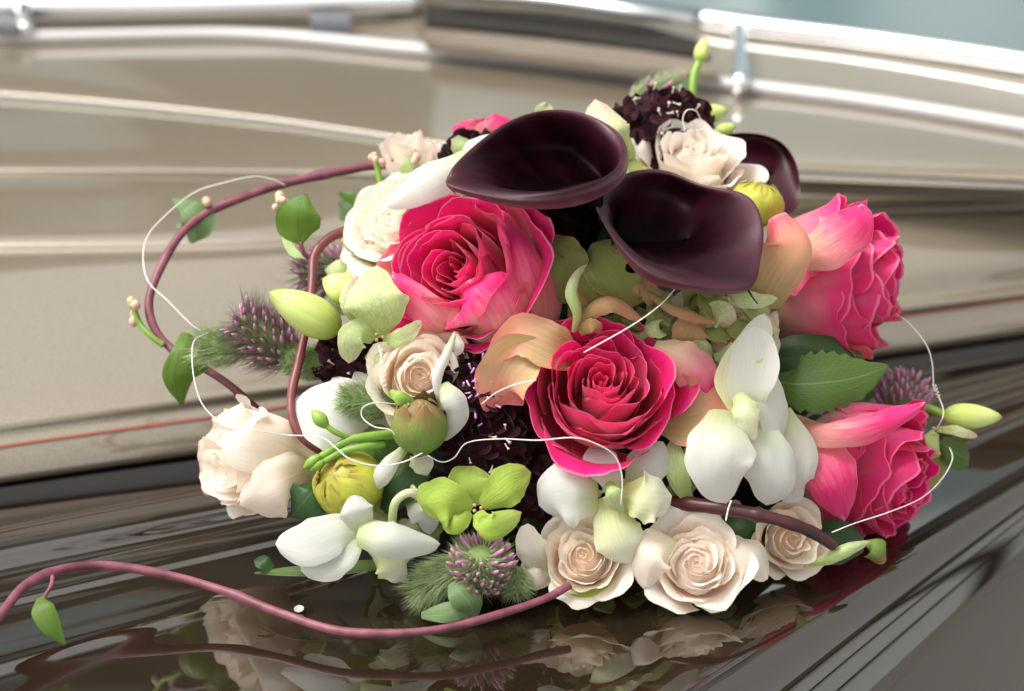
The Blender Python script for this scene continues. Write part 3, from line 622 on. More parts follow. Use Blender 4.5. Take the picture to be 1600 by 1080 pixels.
c2_ = calla("aubergine calla lily with a mauve rolled rim, right and below the first open calla", K2, CALLA)
tube("spathe_tip", pl([(1166, 448, -5.4), (1174, 462, -5.6), (1184, 475, -5.4)]), lambda q: 0.0006 * (1 - q * 0.6), VINED, c2_)
K3 = [ell(1120, 350, 14, 10, 6, 200, turn=400), ell(1150, 310, 36, 24, 5, 200, turn=400, ky=1),
      pl([(1125, 300, 4.4), (1118, 262, 5), (1140, 232, 6), (1180, 222, 6.6), (1215, 236, 6.6), (1230, 270, 6), (1222, 310, 5), (1185, 325, 4.2), (1150, 320, 4), (1128, 302, 4.2)]),
      pl([(1118, 315, 4.2), (1106, 258, 4.6), (1125, 216, 5.6), (1172, 208, 6.4), (1220, 222, 6.6), (1246, 262, 6.2), (1246, 322, 5.4), (1200, 345, 4.4), (1150, 342, 4.0), (1120, 318, 4.0)])]
calla("dark burgundy calla lily at the upper right, half behind the cream rose and yellow bud", K3, CALLAD)

# ------------------------------------------------------------------ white orchids
def orchid(label, k, specs, name="white_orchid", cat="orchid", group="white orchids"):
    x, y = specs[0][0][0][:2]
    t = thing(name, P(x, y, specs[0][0][0][2]), label, cat, group)
    for i, s_ in enumerate(specs):
        pts, wl = s_[0], s_[1]; o = dict(s_[2]) if len(s_) > 2 else {}
        ribbon(o.pop('name', 'petal'), pts, wl, o.pop('mat', WHITE), t, wr=o.pop('wr', None), cup=o.pop('cup', 0.3), ruf=o.pop('ruf', 0.03), tilt=o.pop('tilt', (0, .2, 1)), seed=i, nu=19, nv=30, **o)
    return t
orchid("large white orchid with a tall upright petal, left of the lower right pink rose", 0, [
    ([(1172, 650, -5.2), (1165, 600, -5.0), (1176, 545, -4.6), (1195, 490, -3.6)], [20, 46, 48, 30, 10][:5], dict(cup=0.2, ruf=0.08, mat=WHITEG, wr=[20, 40, 40, 34, 12])),
    ([(1172, 655, -5.0), (1170, 612, -5.6), (1180, 560, -5.6), (1178, 510, -5.2)], [12, 34, 42, 26], dict(cup=-0.15)),
    ([(1225, 640, -4.2), (1245, 700, -4.4), (1240, 755, -4.2), (1250, 784, -3.6)], [10, 34, 36, 12]),
    ([(1185, 650, -4.8), (1200, 700, -5.4), (1205, 750, -5.4), (1198, 790, -4.8)], [14, 38, 46, 36], dict(cup=0.3)),
    ([(1132, 640, -5.2), (1128, 690, -6.4), (1126, 740, -6.4), (1135, 787, -5.4)], [22, 54, 60, 52, 34], dict(cup=0.3)),
    ([(1150, 598, -5.0), (1162, 628, -6.0), (1172, 660, -6.0), (1180, 690, -5.2)], [6, 22, 24, 10], dict(name='lip', mat=WHITEG, cup=0.6, ruf=0.15)),
    ([(1192, 560, -5.6), (1205, 610, -5.4), (1212, 650, -5.2), (1215, 700, -4.8)], [10, 26, 30, 14], dict(cup=0.3, tilt=(.4, .2, 1))),
])
orchid("white orchid with green-tinged throat above the front left spray rose", 0, [
    ([(935, 770, -5.4), (900, 768, -6.2), (865, 775, -6.0), (842, 790, -5.2)], [28, 54, 56, 36], dict(cup=0.25, wr=[26, 52, 52, 32])),
    ([(955, 775, -5.2), (962, 820, -5.8), (975, 855, -5.8), (985, 880, -5.2)], [22, 40, 44, 14], dict(cup=0.4, mat=WHITEG)),
    ([(970, 770, -5.6), (1000, 775, -6.2), (1025, 775, -6.0), (1050, 775, -5.2)], [14, 40, 44, 12], dict(cup=0.25, mat=WHITEG, ruf=0.15)),
    ([(965, 775, -5.5), (950, 740, -5.8), (935, 715, -5.4), (925, 695, -4.6)], [10, 24, 30, 20], dict(cup=0.2)),
    ([(985, 765, -5.0), (1005, 735, -5.2), (1022, 710, -5.0), (1036, 690, -4.6)], [12, 34, 34, 10], dict(cup=0.3)),
    ([(950, 750, -5.6), (958, 765, -6.5), (966, 785, -6.4), (975, 800, -5.8)], [6, 20, 22, 8], dict(name='lip', mat=PALEG, cup=0.8)),
])
orchid("white orchid lying at the lower left with one broad fan petal", 0, [
    ([(572, 832, -5.6), (530, 828, -6.2), (480, 845, -6.2), (430, 850, -5.6)], [8, 34, 46, 36], dict(cup=0.2, wr=[8, 28, 36, 24])),
    ([(560, 822, -5.6), (535, 850, -6.1), (505, 872, -6.0), (470, 892, -5.6)], [12, 36, 44, 28], dict(cup=0.15, wr=[10, 24, 40, 24])),
    ([(572, 834, -5.8), (560, 808, -6.4), (555, 790, -6.4), (550, 772, -5.8)], [14, 28, 28, 20], dict(cup=0.3)),
    ([(560, 828, -6.2), (600, 838, -6.9), (640, 845, -6.7), (688, 850, -5.8)], [26, 34, 32, 22], dict(cup=0.6, tilt=(0, .3, 1))),
    ([(590, 860, -5.4), (605, 875, -5.8), (620, 890, -5.7), (635, 905, -5.2)], [14, 30, 30, 16], dict(name='lip', mat=WHITEG, cup=0.4, ruf=0.15)),
    ([(575, 845, -5.3), (600, 860, -5.5), (620, 868, -5.4), (640, 875, -5.0)], [10, 24, 24, 10], dict(cup=0.2)),
])
orchid("broad white orchid petals behind the small green twig at the left", 0, [
    ([(610, 690, -2.6), (560, 662, -3.6), (510, 645, -3.8), (456, 640, -3.0)], [40, 66, 62, 30], dict(cup=0.12)),
    ([(610, 620, -2.4), (570, 620, -3.0), (535, 612, -3.2), (520, 590, -2.6)], [30, 44, 34, 14], dict(cup=0.2)),
])
orchid("bright white orchid with a long smooth petal below the blurred bud", 0, [
    ([(740, 235, 0.5), (700, 262, -1.6), (655, 290, -2.6), (602, 322, -2.0)], [12, 32, 34, 20], dict(cup=0.45, wr=[12, 34, 30, 12])),
    ([(720, 262, 0.5), (740, 238, 0.0), (768, 222, 0.4), (790, 214, 1.2)], [12, 22, 20, 8], dict(cup=0.3)),
    ([(715, 265, 0.2), (706, 290, -1.0), (700, 310, -1.0), (690, 330, -0.2)], [8, 22, 22, 8], dict(cup=0.2)),
])
orchid("narrow curling white orchid petals beside the pincushion flower with lilac stamens", 0, [
    ([(712, 518, -4.6), (698, 552, -5.2), (682, 590, -5.6), (690, 640, -5.2)], [4, 9, 10, 6], dict(cup=0.8)),
    ([(712, 518, -4.6), (716, 540, -4.8), (714, 556, -4.6)], [2, 10, 4], dict(cup=0.2)),
    ([(690, 600, -5.4), (706, 622, -5.9), (712, 650, -5.8), (690, 690, -5.0)], [10, 22, 22, 5], dict(cup=0.4)),
])
orchid("small curved white orchid petals between the yellow bud and the round green bud", 0, [
    ([(632, 700, -4.9), (612, 720, -5.6), (595, 745, -5.8), (582, 768, -5.2)], [8, 14, 18, 14], dict(cup=0.5)),
    ([(628, 722, -4.2), (645, 730, -4.6), (662, 725, -4.5), (672, 712, -4.2)], [14, 22, 18, 8], dict(cup=0.2, mat=WHITEG)),
    ([(640, 775, -4.4), (655, 795, -5.0), (668, 812, -5.0), (672, 835, -4.6)], [12, 24, 24, 10], dict(cup=0.4, mat=WHITE)),
])
t = thing("orchid_tendril", P(615, 810, -5), "pale green curled orchid tendril left of the lime hydrangea floret", "tendril")
tube("stem", pl([(612, 818, -5.2), (618, 785, -5.6), (640, 770, -5.6), (662, 782, -5.2)]), 0.0017, WHITEG, t)
tube("stem", pl([(644, 760, -5.0), (654, 775, -5.4), (660, 800, -5.4)]), 0.0010, WHITEG, t)

# ------------------------------------------------------------------ hydrangea florets
def floret(label, cx, cy, k, specs, mat, eye=True, name="hydrangea_floret"):
    t = thing(name, P(cx, cy, k), label, "hydrangea", "hydrangea florets")
    for i, (pts, wl, o) in enumerate(specs):
        o = dict(o); ribbon("sepal", pts, wl, o.pop('mat', mat), t, cup=o.pop('cup', 0.15), ruf=o.pop('ruf', 0.07), seed=i * 3 + int(cx), nu=15, nv=18, serr=o.pop('serr', 0.05), **o)
    if eye:
        for j in range(3):
            a = j * 2.1; p = P(cx + 6 * math.cos(a), cy + 5 * math.sin(a), k - 0.6)
            tube("floret_eye", [p, p + V(0.2 * math.cos(a), 0.3, 1) * 0.0012], lambda q: 0.0005 + 0.0003 * q, OLIVE, t, 6, 2)
    return t
floret("lime green four-petalled hydrangea floret at the lower centre", 745, 795, -5.8, [
    ([(738, 795, -5.6), (705, 785, -6.3), (675, 790, -6.2), (662, 800, -5.6)], [8, 36, 42, 18], {}),
    ([(742, 790, -5.4), (740, 765, -5.6), (738, 745, -5.4), (742, 728, -4.8)], [8, 34, 42, 22], {}),
    ([(752, 790, -5.6), (778, 772, -6.2), (802, 752, -6.2), (830, 738, -5.4)], [8, 30, 34, 6], {}),
    ([(745, 800, -5.8), (755, 815, -6.5), (775, 822, -6.6), (815, 800, -6.0)], [10, 20, 26, 14], dict(cup=0.3)),
    ([(735, 800, -5.8), (722, 815, -6.3), (705, 822, -6.2), (690, 815, -5.8)], [6, 14, 16, 8], dict(cup=0.3))], LIME)
floret("pale green veined hydrangea floret at the left, below the green bud pair", 592, 528, -3.8, [
    ([(592, 528, -3.8), (590, 490, -4.8), (585, 455, -4.8), (590, 415, -3.8)], [8, 42, 54, 40, 10], {}),
    ([(585, 530, -4.0), (565, 520, -4.5), (548, 535, -4.4), (545, 568, -3.8)], [8, 24, 26, 8], {}),
    ([(598, 530, -4.0), (618, 530, -4.6), (638, 520, -4.5), (660, 500, -4.0)], [6, 14, 14, 5], {}),
    ([(595, 535, -3.8), (590, 550, -4.2), (580, 558, -4.2), (570, 560, -3.8)], [6, 12, 12, 5], {}),
    ([(560, 500, -3.6), (548, 480, -4.0), (545, 455, -3.8), (560, 430, -3.2)], [10, 16, 14, 6], dict(mat=BLUSHG))], PALEG)
floret("pale pink-edged hydrangea sepals at the top, left of the burgundy pincushion flower", 960, 235, 0.6, [
    ([(985, 255, 1.0), (962, 225, 0.2), (945, 195, 0.2), (930, 155, 1.6)], [16, 34, 38, 20], dict(mat=BLUSHG, cup=0.3)),
    ([(985, 250, 0.8), (1000, 270, 0.0), (1020, 285, 0.2), (1035, 280, 0.8)], [8, 16, 16, 6], dict(mat=OLIVE)),
    ([(870, 200, 2.6), (855, 180, 3), (845, 172, 3), (838, 166, 3)], [5, 14, 16, 6], dict(mat=PALEG))], BLUSHG, False)
floret("olive brown hydrangea sepals between the upper pink rose and the callas", 895, 440, -3.4, [
    ([(890, 470, -3.2), (872, 440, -3.8), (855, 410, -3.8), (828, 365, -3.0)], [10, 26, 30, 14], {}),
    ([(905, 455, -3.2), (888, 420, -3.6), (875, 395, -3.6), (850, 372, -3.0)], [14, 36, 36, 12], {}),
    ([(990, 480, -3.0), (970, 440, -3.6), (945, 405, -3.6), (925, 380, -2.8)], [16, 40, 46, 22], {}),
    ([(935, 480, -3.0), (920, 450, -3.4), (905, 420, -3.4), (900, 400, -3.0)], [10, 26, 26, 10], {})], OLIVE, False)
floret("curled yellow-green hydrangea sepal standing up in the middle above the open rose", 900, 500, -4.4, [
    ([(896, 520, -4.6), (902, 490, -5.2), (893, 460, -5.4), (900, 432, -5.2), (918, 412, -4.6)], [4, 9, 12, 9, 5], dict(cup=0.7, mat=PALEG)),], PALEG, False)
floret("rusty orange curved hydrangea sepal just above the open central rose", 905, 505, -4.4, [
    ([(905, 508, -4.4), (925, 480, -5.0), (960, 470, -5.2), (1005, 500, -4.6)], [10, 18, 20, 12], dict(cup=0.6, tilt=(0, .7, 1))),
    ([(1010, 455, -3.6), (1045, 480, -4.4), (1080, 495, -4.6), (1118, 505, -4.2)], [4, 9, 10, 4], dict(cup=0.5)),
    ([(905, 520, -4.6), (920, 510, -5), (932, 512, -5), (938, 520, -4.6)], [6, 12, 12, 4], {})], RUST, False)
floret("olive green hydrangea sepals below the right-hand calla", 1130, 480, -2.6, [
    ([(1105, 440, -2.4), (1112, 465, -3.2), (1118, 480, -3.2), (1115, 490, -2.8)], [14, 24, 24, 10], {}),
    ([(1140, 440, -2.4), (1155, 462, -3.4), (1180, 470, -3.6), (1215, 466, -3.4)], [10, 16, 14, 4], dict(mat=PALEG)),
    ([(1095, 500, -2.8), (1120, 490, -3.6), (1135, 500, -3.6), (1140, 515, -3.0)], [12, 22, 22, 8], dict(mat=BLUSHG)),
    ([(1075, 555, -3.0), (1075, 530, -3.5), (1085, 508, -3.5), (1100, 495, -3.0)], [14, 28, 28, 14], dict(mat=RUST))], OLIVE, False)
floret("small green and cream hydrangea floret at the far right below the pale bud", 1462, 675, 1.0, [
    ([(1462, 675, 1), (1452, 695, 0.6), (1445, 710, 0.8), (1440, 722, 1.2)], [6, 20, 24, 8], dict(mat=PALEG)),
    ([(1464, 672, 1), (1490, 672, 0.4), (1510, 678, 0.4), (1528, 682, 0.8)], [4, 8, 8, 3], dict(mat=BLUSHG)),
    ([(1470, 690, 1.4), (1490, 705, 1.2), (1505, 715, 1.4), (1515, 715, 1.8)], [12, 24, 22, 12], dict(mat=LEAF)),
    ([(1470, 700, 1.8), (1466, 720, 1.6), (1462, 740, 1.8), (1460, 765, 2)], [8, 16, 16, 4], dict(mat=OLIVE))], PALEG)
floret("bright green scalloped sepal under the front left spray rose", 925, 925, -4.9, [
    ([(866, 915, -4.9), (900, 925, -5.3), (940, 922, -5.3), (978, 906, -4.9)], [6, 13, 13, 4], dict(mat=LIME, serr=0.25, tilt=(0, .8, 1)))], LIME, False)
floret("pale olive strap-like sepals right of the central open rose, left of the white oval petal", 1062, 780, -4, [
    ([(1075, 782, -4.2), (1062, 750, -4.8), (1055, 715, -4.8), (1052, 685, -4.2)], [8, 18, 18, 10], dict(mat=PALEG, serr=0)),
    ([(1090, 760, -3.8), (1082, 720, -4.2), (1075, 695, -4.2)], [6, 16, 8], dict(mat=OLIVE, serr=0))], PALEG, False)
floret("pale cream and pink petals left of the front left spray rose", 835, 880, -4.6, [
    ([(850, 900, -4.6), (838, 870, -5.0), (826, 845, -5.0), (825, 818, -4.6)], [10, 26, 24, 8], dict(mat=BLUSH, serr=0)),
    ([(860, 900, -4.6), (845, 905, -5.0), (830, 900, -5.0), (815, 880, -4.6)], [8, 18, 18, 6], dict(mat=BLUSH, serr=0))], BLUSH, False)

def filler(label, cx, cy, rx, ry, n, mats, seed, koff=1.6):
    rnd = random.Random(seed); t = thing("hydrangea_bloom", P(cx, cy, dome(cx, cy) + 2), label, "hydrangea", "hydrangea blooms")
    for i in range(n):
        a = i * 2.39996; q = math.sqrt((i + .5) / n); x = cx + rx * q * math.cos(a); y = cy + ry * q * math.sin(a); k = dome(x, y) + koff + rnd.uniform(-.5, .7)
        if (x > 880 and y < 460) or (x > 690 and y < 330 and rx != 80): continue
        an = rnd.random() * 6.28; L_ = rnd.uniform(34, 52); dx, dy = math.cos(an) * L_, math.sin(an) * L_; w_ = rnd.uniform(15, 24)
        ribbon("sepal", [(x, y, k + .4), (x + dx * .4, y + dy * .4, k - .3), (x + dx * .75, y + dy * .75, k - .2), (x + dx, y + dy, k + .3)], [4, w_, w_ * 1.2, w_ * .4], mats[rnd.randrange(len(mats))], t, cup=rnd.uniform(-.3, .5), ruf=0.14, seed=i + seed, nu=9, nv=12, tilt=(rnd.uniform(-.7, .7), rnd.uniform(-.4, .8), 1))
filler("loose olive and green hydrangea sepals filling the middle between callas and the open rose", 960, 470, 130, 60, 26, [OLIVE, OLIVE, PALEG, RUST], 1)
filler("pale green and cream hydrangea sepals at the left under the pale cream rose", 590, 430, 60, 60, 16, [PALEG, BLUSHG, PALEG], 2)
filler("green-cream hydrangea sepals behind the tall white orchid petal", 1130, 520, 90, 60, 18, [BLUSHG, PALEG, OLIVE], 3, 1.2)
filler("pale green sepals tucked between the front white orchids and the spray roses", 1000, 810, 130, 50, 18, [PALEG, OLIVE, WHITEG], 4, 1.8)
filler("mixed green sepals between the yellow dahlia bud and the lime floret", 640, 800, 70, 60, 14, [PALEG, OLIVE, WHITEG], 5, 1.5)
filler("pale cream hydrangea sepals at the upper left around the long white orchid petal", 690, 290, 80, 50, 14, [BLUSHG, PALEG, BLUSH], 6, 1.6)

# ------------------------------------------------------------------ scabiosa (dark pincushion flowers)
def petal_proto(nm, mat, L_, W_, curl):
    vs, fs, uv = [], [], []
    nu, nv = 5, 5
    for j in range(nv):
        for i in range(nu):
            u = i / (nu - 1) * 2 - 1; v = j / (nv - 1)
            ww = W_ * (0.25 + 0.9 * math.sin(v * 1.9)) * (1 + 0.1 * math.sin(i * 2.0))
            vs.append(Vector((u * ww, curl * v * v * L_, v * L_ * (1 - 0.15 * u * u) + 0.0)) + Vector((0, -0.35 * ww * u * u, 0)))
            uv.append((i / (nu - 1), v))
    for j in range(nv - 1):
        for i in range(nu - 1): a = j * nu + i; fs.append((a, a + 1, a + nu + 1, a + nu))
    me = bpy.data.meshes.new(nm); me.from_pydata(vs, [], fs); me.materials.append(mat)
    ul = me.uv_layers.new(name="UVMap")
    for l in me.loops: ul.data[l.index].uv = uv[l.vertex_index]
    me.polygons.foreach_set('use_smooth', [True] * len(me.polygons)); return me
SP = petal_proto("scabiosa_petal", SCAB, 0.0052, 0.0024, 0.35)
def rodmesh(nm, mat, L_, r, knob):
    vs, fs, uv = tubedata([Vector((0, 0, 0)), Vector((0, 0.0, L_ * .6)), Vector((0, L_ * .08, L_))], lambda q: r * (1 + knob * max(0, q - 0.6)), 5, 2)
    me = bpy.data.meshes.new(nm); me.from_pydata(vs, [], fs); me.materials.append(mat); me.polygons.foreach_set('use_smooth', [True] * len(me.polygons)); return me
STM = rodmesh("lilac_stamen", LILAC, 0.0026, 0.00042, 0.3)
CRM = rodmesh("cream_stamen", CREAMP, 0.003, 0.0003, 4.0)
def place(nm, me, parent, p, d, roll=0, s=1.0):
    o = bpy.data.objects.new(nm, me); COL.objects.link(o); o.parent = parent
    q = Vector(d).normalized().to_track_quat('Z', 'Y').to_matrix().to_4x4()
    o.matrix_basis = Matrix.Translation(p - ORG[parent.name]) @ q @ Matrix.Rotation(roll, 4, 'Z') @ Matrix.Scale(s, 4)
    ORG[o.name] = ORG[parent.name]; return o
def scabiosa(label, cx, cy, k, axis, rx, n, nst, stm, seed, half=0.5, squash=0.7):
    rnd = random.Random(seed); A = V(*axis); c = P(cx, cy, k, False); Rr = rx * sp(k)
    t = thing("scabiosa", c - A * Rr * 0.3, label, "scabiosa", "burgundy pincushion flowers")
    E1 = A.orthogonal().normalized(); E2 = A.cross(E1)
    vs, fs, uv = tubedata([c - A * Rr * .5, c - A * Rr * .2, c + A * Rr * .3, c + A * Rr * .45], lambda q: Rr * 0.78 * math.sin(0.25 + q * 2.75), 14, 4)
    mesh("flower_head", vs, fs, SCAB, t, uv)
    for i in range(n):
        f = (i + 0.5) / n; th = i * 2.39996; ph = math.acos(1 - f * (1 + half * 0.6))
        d = (E1 * math.cos(th) + E2 * math.sin(th)) * math.sin(ph) + A * math.cos(ph) * squash
        sp_ = 1.0 if f < 0.6 else 1.35
        place("floret", SP, t, c + d * Rr * 0.72, d + Vector((rnd.uniform(-.4, .4), rnd.uniform(-.4, .4), rnd.uniform(-.4, .4))), rnd.random() * 6.28, sp_ * rnd.uniform(0.8, 1.2))
    for i in range(nst):
        ph = rnd.uniform(0, 0.9); th = rnd.random() * 6.28
        d = (E1 * math.cos(th) + E2 * math.sin(th)) * math.sin(ph) + A * math.cos(ph) * squash
        dd = d + Vector((rnd.uniform(-.9, .9), rnd.uniform(-.4, .4), rnd.uniform(-.9, .9)))
        place("stamen", stm, t, c + d * Rr * 1.0, dd, 0, rnd.uniform(0.8, 1.2))
    return t
scabiosa("burgundy black pincushion flower at the top behind the cream rose", 1035, 205, 4.0, (0.0, 0.55, 0.8), 84, 110, 14, CRM, 1)
scabiosa("burgundy pincushion flower with lilac stamens left of the open central rose", 738, 612, -3.6, (0.0, 0.1, 1), 74, 100, 26, LILAC and STM, 2)
scabiosa("nearly black pincushion flower in the shade below the open rose and above the lime floret", 765, 690, -3.4, (0.1, 0.0, 1), 74, 80, 6, CRM, 3)
scabiosa("small dark pincushion flower between the fuzzy green spikes and the pale hydrangea at left", 548, 568, -1.8, (-0.2, 0.1, 1), 46, 50, 3, CRM, 4)
scabiosa("dark red frilled flower peeping out left of the left calla at the top", 735, 245, 3.0, (-0.3, 0.7, 0.4), 46, 50, 0, CRM, 5)
scabiosa("dark pincushion flower in the shade between the white orchids near the front", 855, 750, -2.6, (0.1, 0.0, 1), 60, 60, 3, CRM, 6)

# ------------------------------------------------------------------ fuzzy spikes
def floretmesh():
    vs, fs, uv = tubedata([Vector((0, 0, 0)), Vector((0, 0.0002, 0.0022)), Vector((0, 0.0006, 0.0044)), Vector((0, 0.0014, 0.0064))], lambda q: 0.00018 + 0.00062 * math.sin(math.pi * q ** 1.4) , 6, 3)
    me = bpy.data.meshes.new("clover_floret"); me.from_pydata(vs, [], fs); me.materials.append(PURP); me.polygons.foreach_set('use_smooth', [True] * len(me.polygons)); return me
FL = floretmesh()
def spike(label, a, b, rpx, purple=0.0, seed=1, hairs=900, hl=0.008, hm=None, name="fuzzy_spike", lean=0.5, pstart=0.0):
    """soft spike from a to b (photo points with depth)"""
    rnd = random.Random(seed); A_, B_ = P(*a, False), P(*b, False); d = B_ - A_; L_ = d.length; D = d.normalized()
    r = rpx * sp(a[2]); E1 = D.orthogonal().normalized(); E2 = D.cross(E1)
    t = thing(name, A_, label, "clover spike", "fuzzy clover spikes")
    def prof(q): return r * max(0.12, math.sin(math.pi * (0.12 + 0.80 * q)) ** 0.6)
    vs, fs, uv = tubedata([A_.lerp(B_, i / 6) for i in range(7)], lambda q: prof(q) * 0.82, 14, 3)
    mesh("spike_body", vs, fs, FUZZ, t, uv)
    vs, fs = [], []
    for i in range(hairs):
        q = rnd.random(); th = rnd.random() * 6.283
        n_ = E1 * math.cos(th) + E2 * math.sin(th)
        p = A_ + D * (q * L_) + n_ * prof(q) * 0.75
        h = (n_ * rnd.uniform(.5, 1) + D * lean * rnd.uniform(0.5, 1.6) + Vector((rnd.uniform(-.2, .2), rnd.uniform(-.2, .2), rnd.uniform(-.2, .2)))).normalized() * hl * rnd.uniform(0.5, 1.15)
        s_ = h.cross(n_ + Vector((.1, .2, .3))).normalized() * rnd.uniform(0.00009, 0.00017); s2 = s_.cross(h).normalized() * 0.00013
        m_ = p + h * .5 + D * hl * 0.05; e_ = p + h + D * hl * 0.18
        b0 = len(vs); vs += [p + s_, p - s_, p + s2, m_ + s_ * .8, m_ - s_ * .8, m_ + s2 * .8, e_]
        fs += [(b0, b0+1, b0+4, b0+3), (b0+1, b0+2, b0+5, b0+4), (b0+2, b0, b0+3, b0+5), (b0+3, b0+4, b0+6), (b0+4, b0+5, b0+6), (b0+5, b0+3, b0+6)]
    o = mesh("hairs", vs, fs, hm or HAIR, t, smooth=False); tag(o, kind='stuff')
    nf = int(purple * 130)
    for i in range(nf):
        q = pstart + (1 - pstart) * (i + .5) / nf; th = i * 2.39996
        n_ = E1 * math.cos(th) + E2 * math.sin(th)
        place("floret", FL, t, A_ + D * (q * L_) + n_ * prof(q) * 0.75, n_ + D * (lean + .3) + Vector((rnd.uniform(-.2, .2),) * 3), 0, rnd.uniform(0.8, 1.25))
    return t
spike("fuzzy green spike with purple florets at the far left, left of the pale green bud", (455, 560, -0.6), (372, 500, -1.0), 36, 0.8, 1, 1500, 0.012, HAIRP, lean=0.3)
spike("silky green fuzzy tip lying left of the purple clover florets at the far left", (382, 545, -0.6), (312, 540, -1.0), 30, 0, 2, 1000, 0.0075, lean=0.8)
spike("fuzzy spike with purple florets behind the upper vine stem, near the left white rose", (545, 420, 2.0), (470, 430, 2.4), 28, 0.45, 3, 700, 0.010, HAIRP, lean=0.4)
spike("plump green fuzzy spike behind the dark vine stem under the pale green bud", (530, 575, -0.8), (440, 560, -1.4), 30, 0, 4, 1100, 0.004, lean=0.6)
spike("dark green fuzzy spike left of the peach spray rose on the white petal", (612, 632, -3.8), (534, 622, -4.4), 30, 0, 5, 1200, 0.005, lean=0.7)
spike("silky green fuzzy spike at the bottom left of the purple clover head", (730, 880, -5.0), (650, 925, -5.4), 30, 0, 6, 1200, 0.008, lean=0.9)
spike("magenta clover head at the bottom below the lime hydrangea floret", (752, 915, -4.9), (750, 862, -6.0), 44, 0.9, 7, 1400, 0.008, lean=0.2)
spike("short bristly green spike at the bottom left of the front left spray rose", (806, 888, -5.0), (808, 930, -5.4), 22, 0, 8, 700, 0.005, lean=0.3)
spike("wispy green fuzzy spike at the very top behind the burgundy pincushion flower", (985, 158, 8.0), (1065, 132, 9.0), 18, 0.1, 9, 500, 0.010, lean=0.9)
spike("purple fuzzy clover head behind the lower right pink rose", (1400, 645, 4.5), (1415, 600, 5.0), 40, 0.8, 10, 500, 0.006, lean=0.4)
spike("small green fuzzy spike under the cream rose at the upper left edge", (600, 405, 0.5), (555, 405, 0.5), 14, 0, 12, 400, 0.005, lean=0.6)

# ------------------------------------------------------------------ buds
def bud(label, a, b, rpx, mat=BUDG, stem=None, ridge=0.10, name="green_bud", shape=0.62, group="green buds", stemr=0.0017, cat="bud"):
    A_, B_ = P(*a, False), P(*b, False); t = thing(name, A_, label, cat, group)
    D = (B_ - A_).normalized(); L_ = (B_ - A_).length; r = rpx * sp(a[2]); E1 = D.orthogonal().normalized(); E2 = D.cross(E1)
    for s_ in range(3):                                    # three overlapping tepals wrap the bud
        def fn(u, v, s_=s_):
            th = s_ * 2.0944 + (u - 0.5) * 2.55
            pr = (math.sin(math.pi * min(1, v) ** 0.80) ** shape) * (1 - 0.18 * v) if 0 < v < 1 else 0.0
            rr_ = r * (pr * (1 + ridge * (0.5 - abs(u - 0.5)) - 0.06 * (1 if u > .97 else 0) + 0.03 * (u - .5)) + (0.10 if v < .02 else 0.015))
            return A_ + D * (v * L_) + (E1 * math.cos(th) + E2 * math.sin(th)) * rr_
        grid("tepal", fn, 14, 22, mat, t)
    if stem: tube("stem", [P(*q, False) for q in stem], stemr, STEMG, t)
    return t
bud("large pale green bud pointing left above the purple clover spike", (532, 518, -3.2), (420, 456, -3.6), 33, stem=[(570, 528, -2), (550, 524, -3), (530, 516, -3.2)])
bud("pale green bud just right of the large pointed one, tucked against the hydrangea", (556, 462, -2.8), (504, 436, -2.8), 26)
bud("pale green bud standing out at the far right on a short stem", (1472, 650, 1.0), (1566, 652, 1.0), 21, stem=[(1440, 636, 1.6), (1458, 640, 1.2), (1476, 648, 1.0)])
bud("small light green bud at the top right of the pincushion flower", (1090, 182, 6.5), (1138, 172, 6.5), 16)
bud("slim bright green bud on a tall stem at the very top", (1092, 98, 8.0), (1102, 58, 8.2), 12, stem=[(1085, 185, 7.5), (1082, 150, 7.6), (1084, 120, 7.8), (1092, 96, 8)])
bud("small green bud low behind the burgundy calla at the top right", (1118, 210, 6.2), (1150, 196, 6.4), 12)
def wrapbud(label, cx, cy, k, axis, r1, r2, mat, n, seed, name, cat="bud", group=None, tipout=0.0, layers=2):
    A = V(*axis); c = P(cx, cy, k, False); s_ = sp(k); ra, rb = r1 * s_, r2 * s_
    t = thing(name, c - A * rb, label, cat, group); E1 = A.orthogonal().normalized(); E2 = A.cross(E1); rnd = random.Random(seed)
    for L_ in range(layers):
        for i in range(n):
            th0 = (i + 0.5 * L_) * 2 * math.pi / n + rnd.uniform(-.15, .15); tw = rnd.uniform(-.2, .2); hm = rnd.uniform(0.80, 0.98) - 0.10 * (L_)
            def fn(u, v, th0=th0, tw=tw, hm=hm, L_=L_):
                ww = (math.pi / n * 1.5) * (0.35 + 0.75 * math.sin(min(1, v * 1.1) * 2.6)) * (1 - 0.72 * max(0, v - .7) / .3)
                th = th0 + (u - 0.5) * 2 * ww + tw * v
                ph = math.pi * (0.02 + v * hm)
                rr_ = 1 + 0.035 * L_ + 0.05 * (1 - (2 * u - 1) ** 2) + 0.03 * math.sin(v * 9 + th0 * 3)
                p = c - A * math.cos(ph) * rb * rr_ + (E1 * math.cos(th) + E2 * math.sin(th)) * math.sin(ph) * ra * rr_
                if tipout and v > .8: p += (E1 * math.cos(th0) + E2 * math.sin(th0)) * tipout * s_ * (v - .8) * 5 * L_ + A * tipout * s_ * (v - .8) * 5 * L_
                return p
            grid("bract", fn, 9, 16, mat, t)
    grid("bud_core", lambda u, v: c + A * (-math.cos(v * math.pi)) * rb * .96 + (E1 * math.cos(u * 6.2832) + E2 * math.sin(u * 6.2832)) * math.sin(v * math.pi) * ra * .96, 16, 10, mat, t)
    return t
wrapbud("round yellow-green dahlia bud at the lower left beside the blush rose", 545, 756, -4.6, (-0.45, 0.35, 0.8), 52, 50, BUDY, 7, 1, "dahlia_bud", group="dahlia buds")
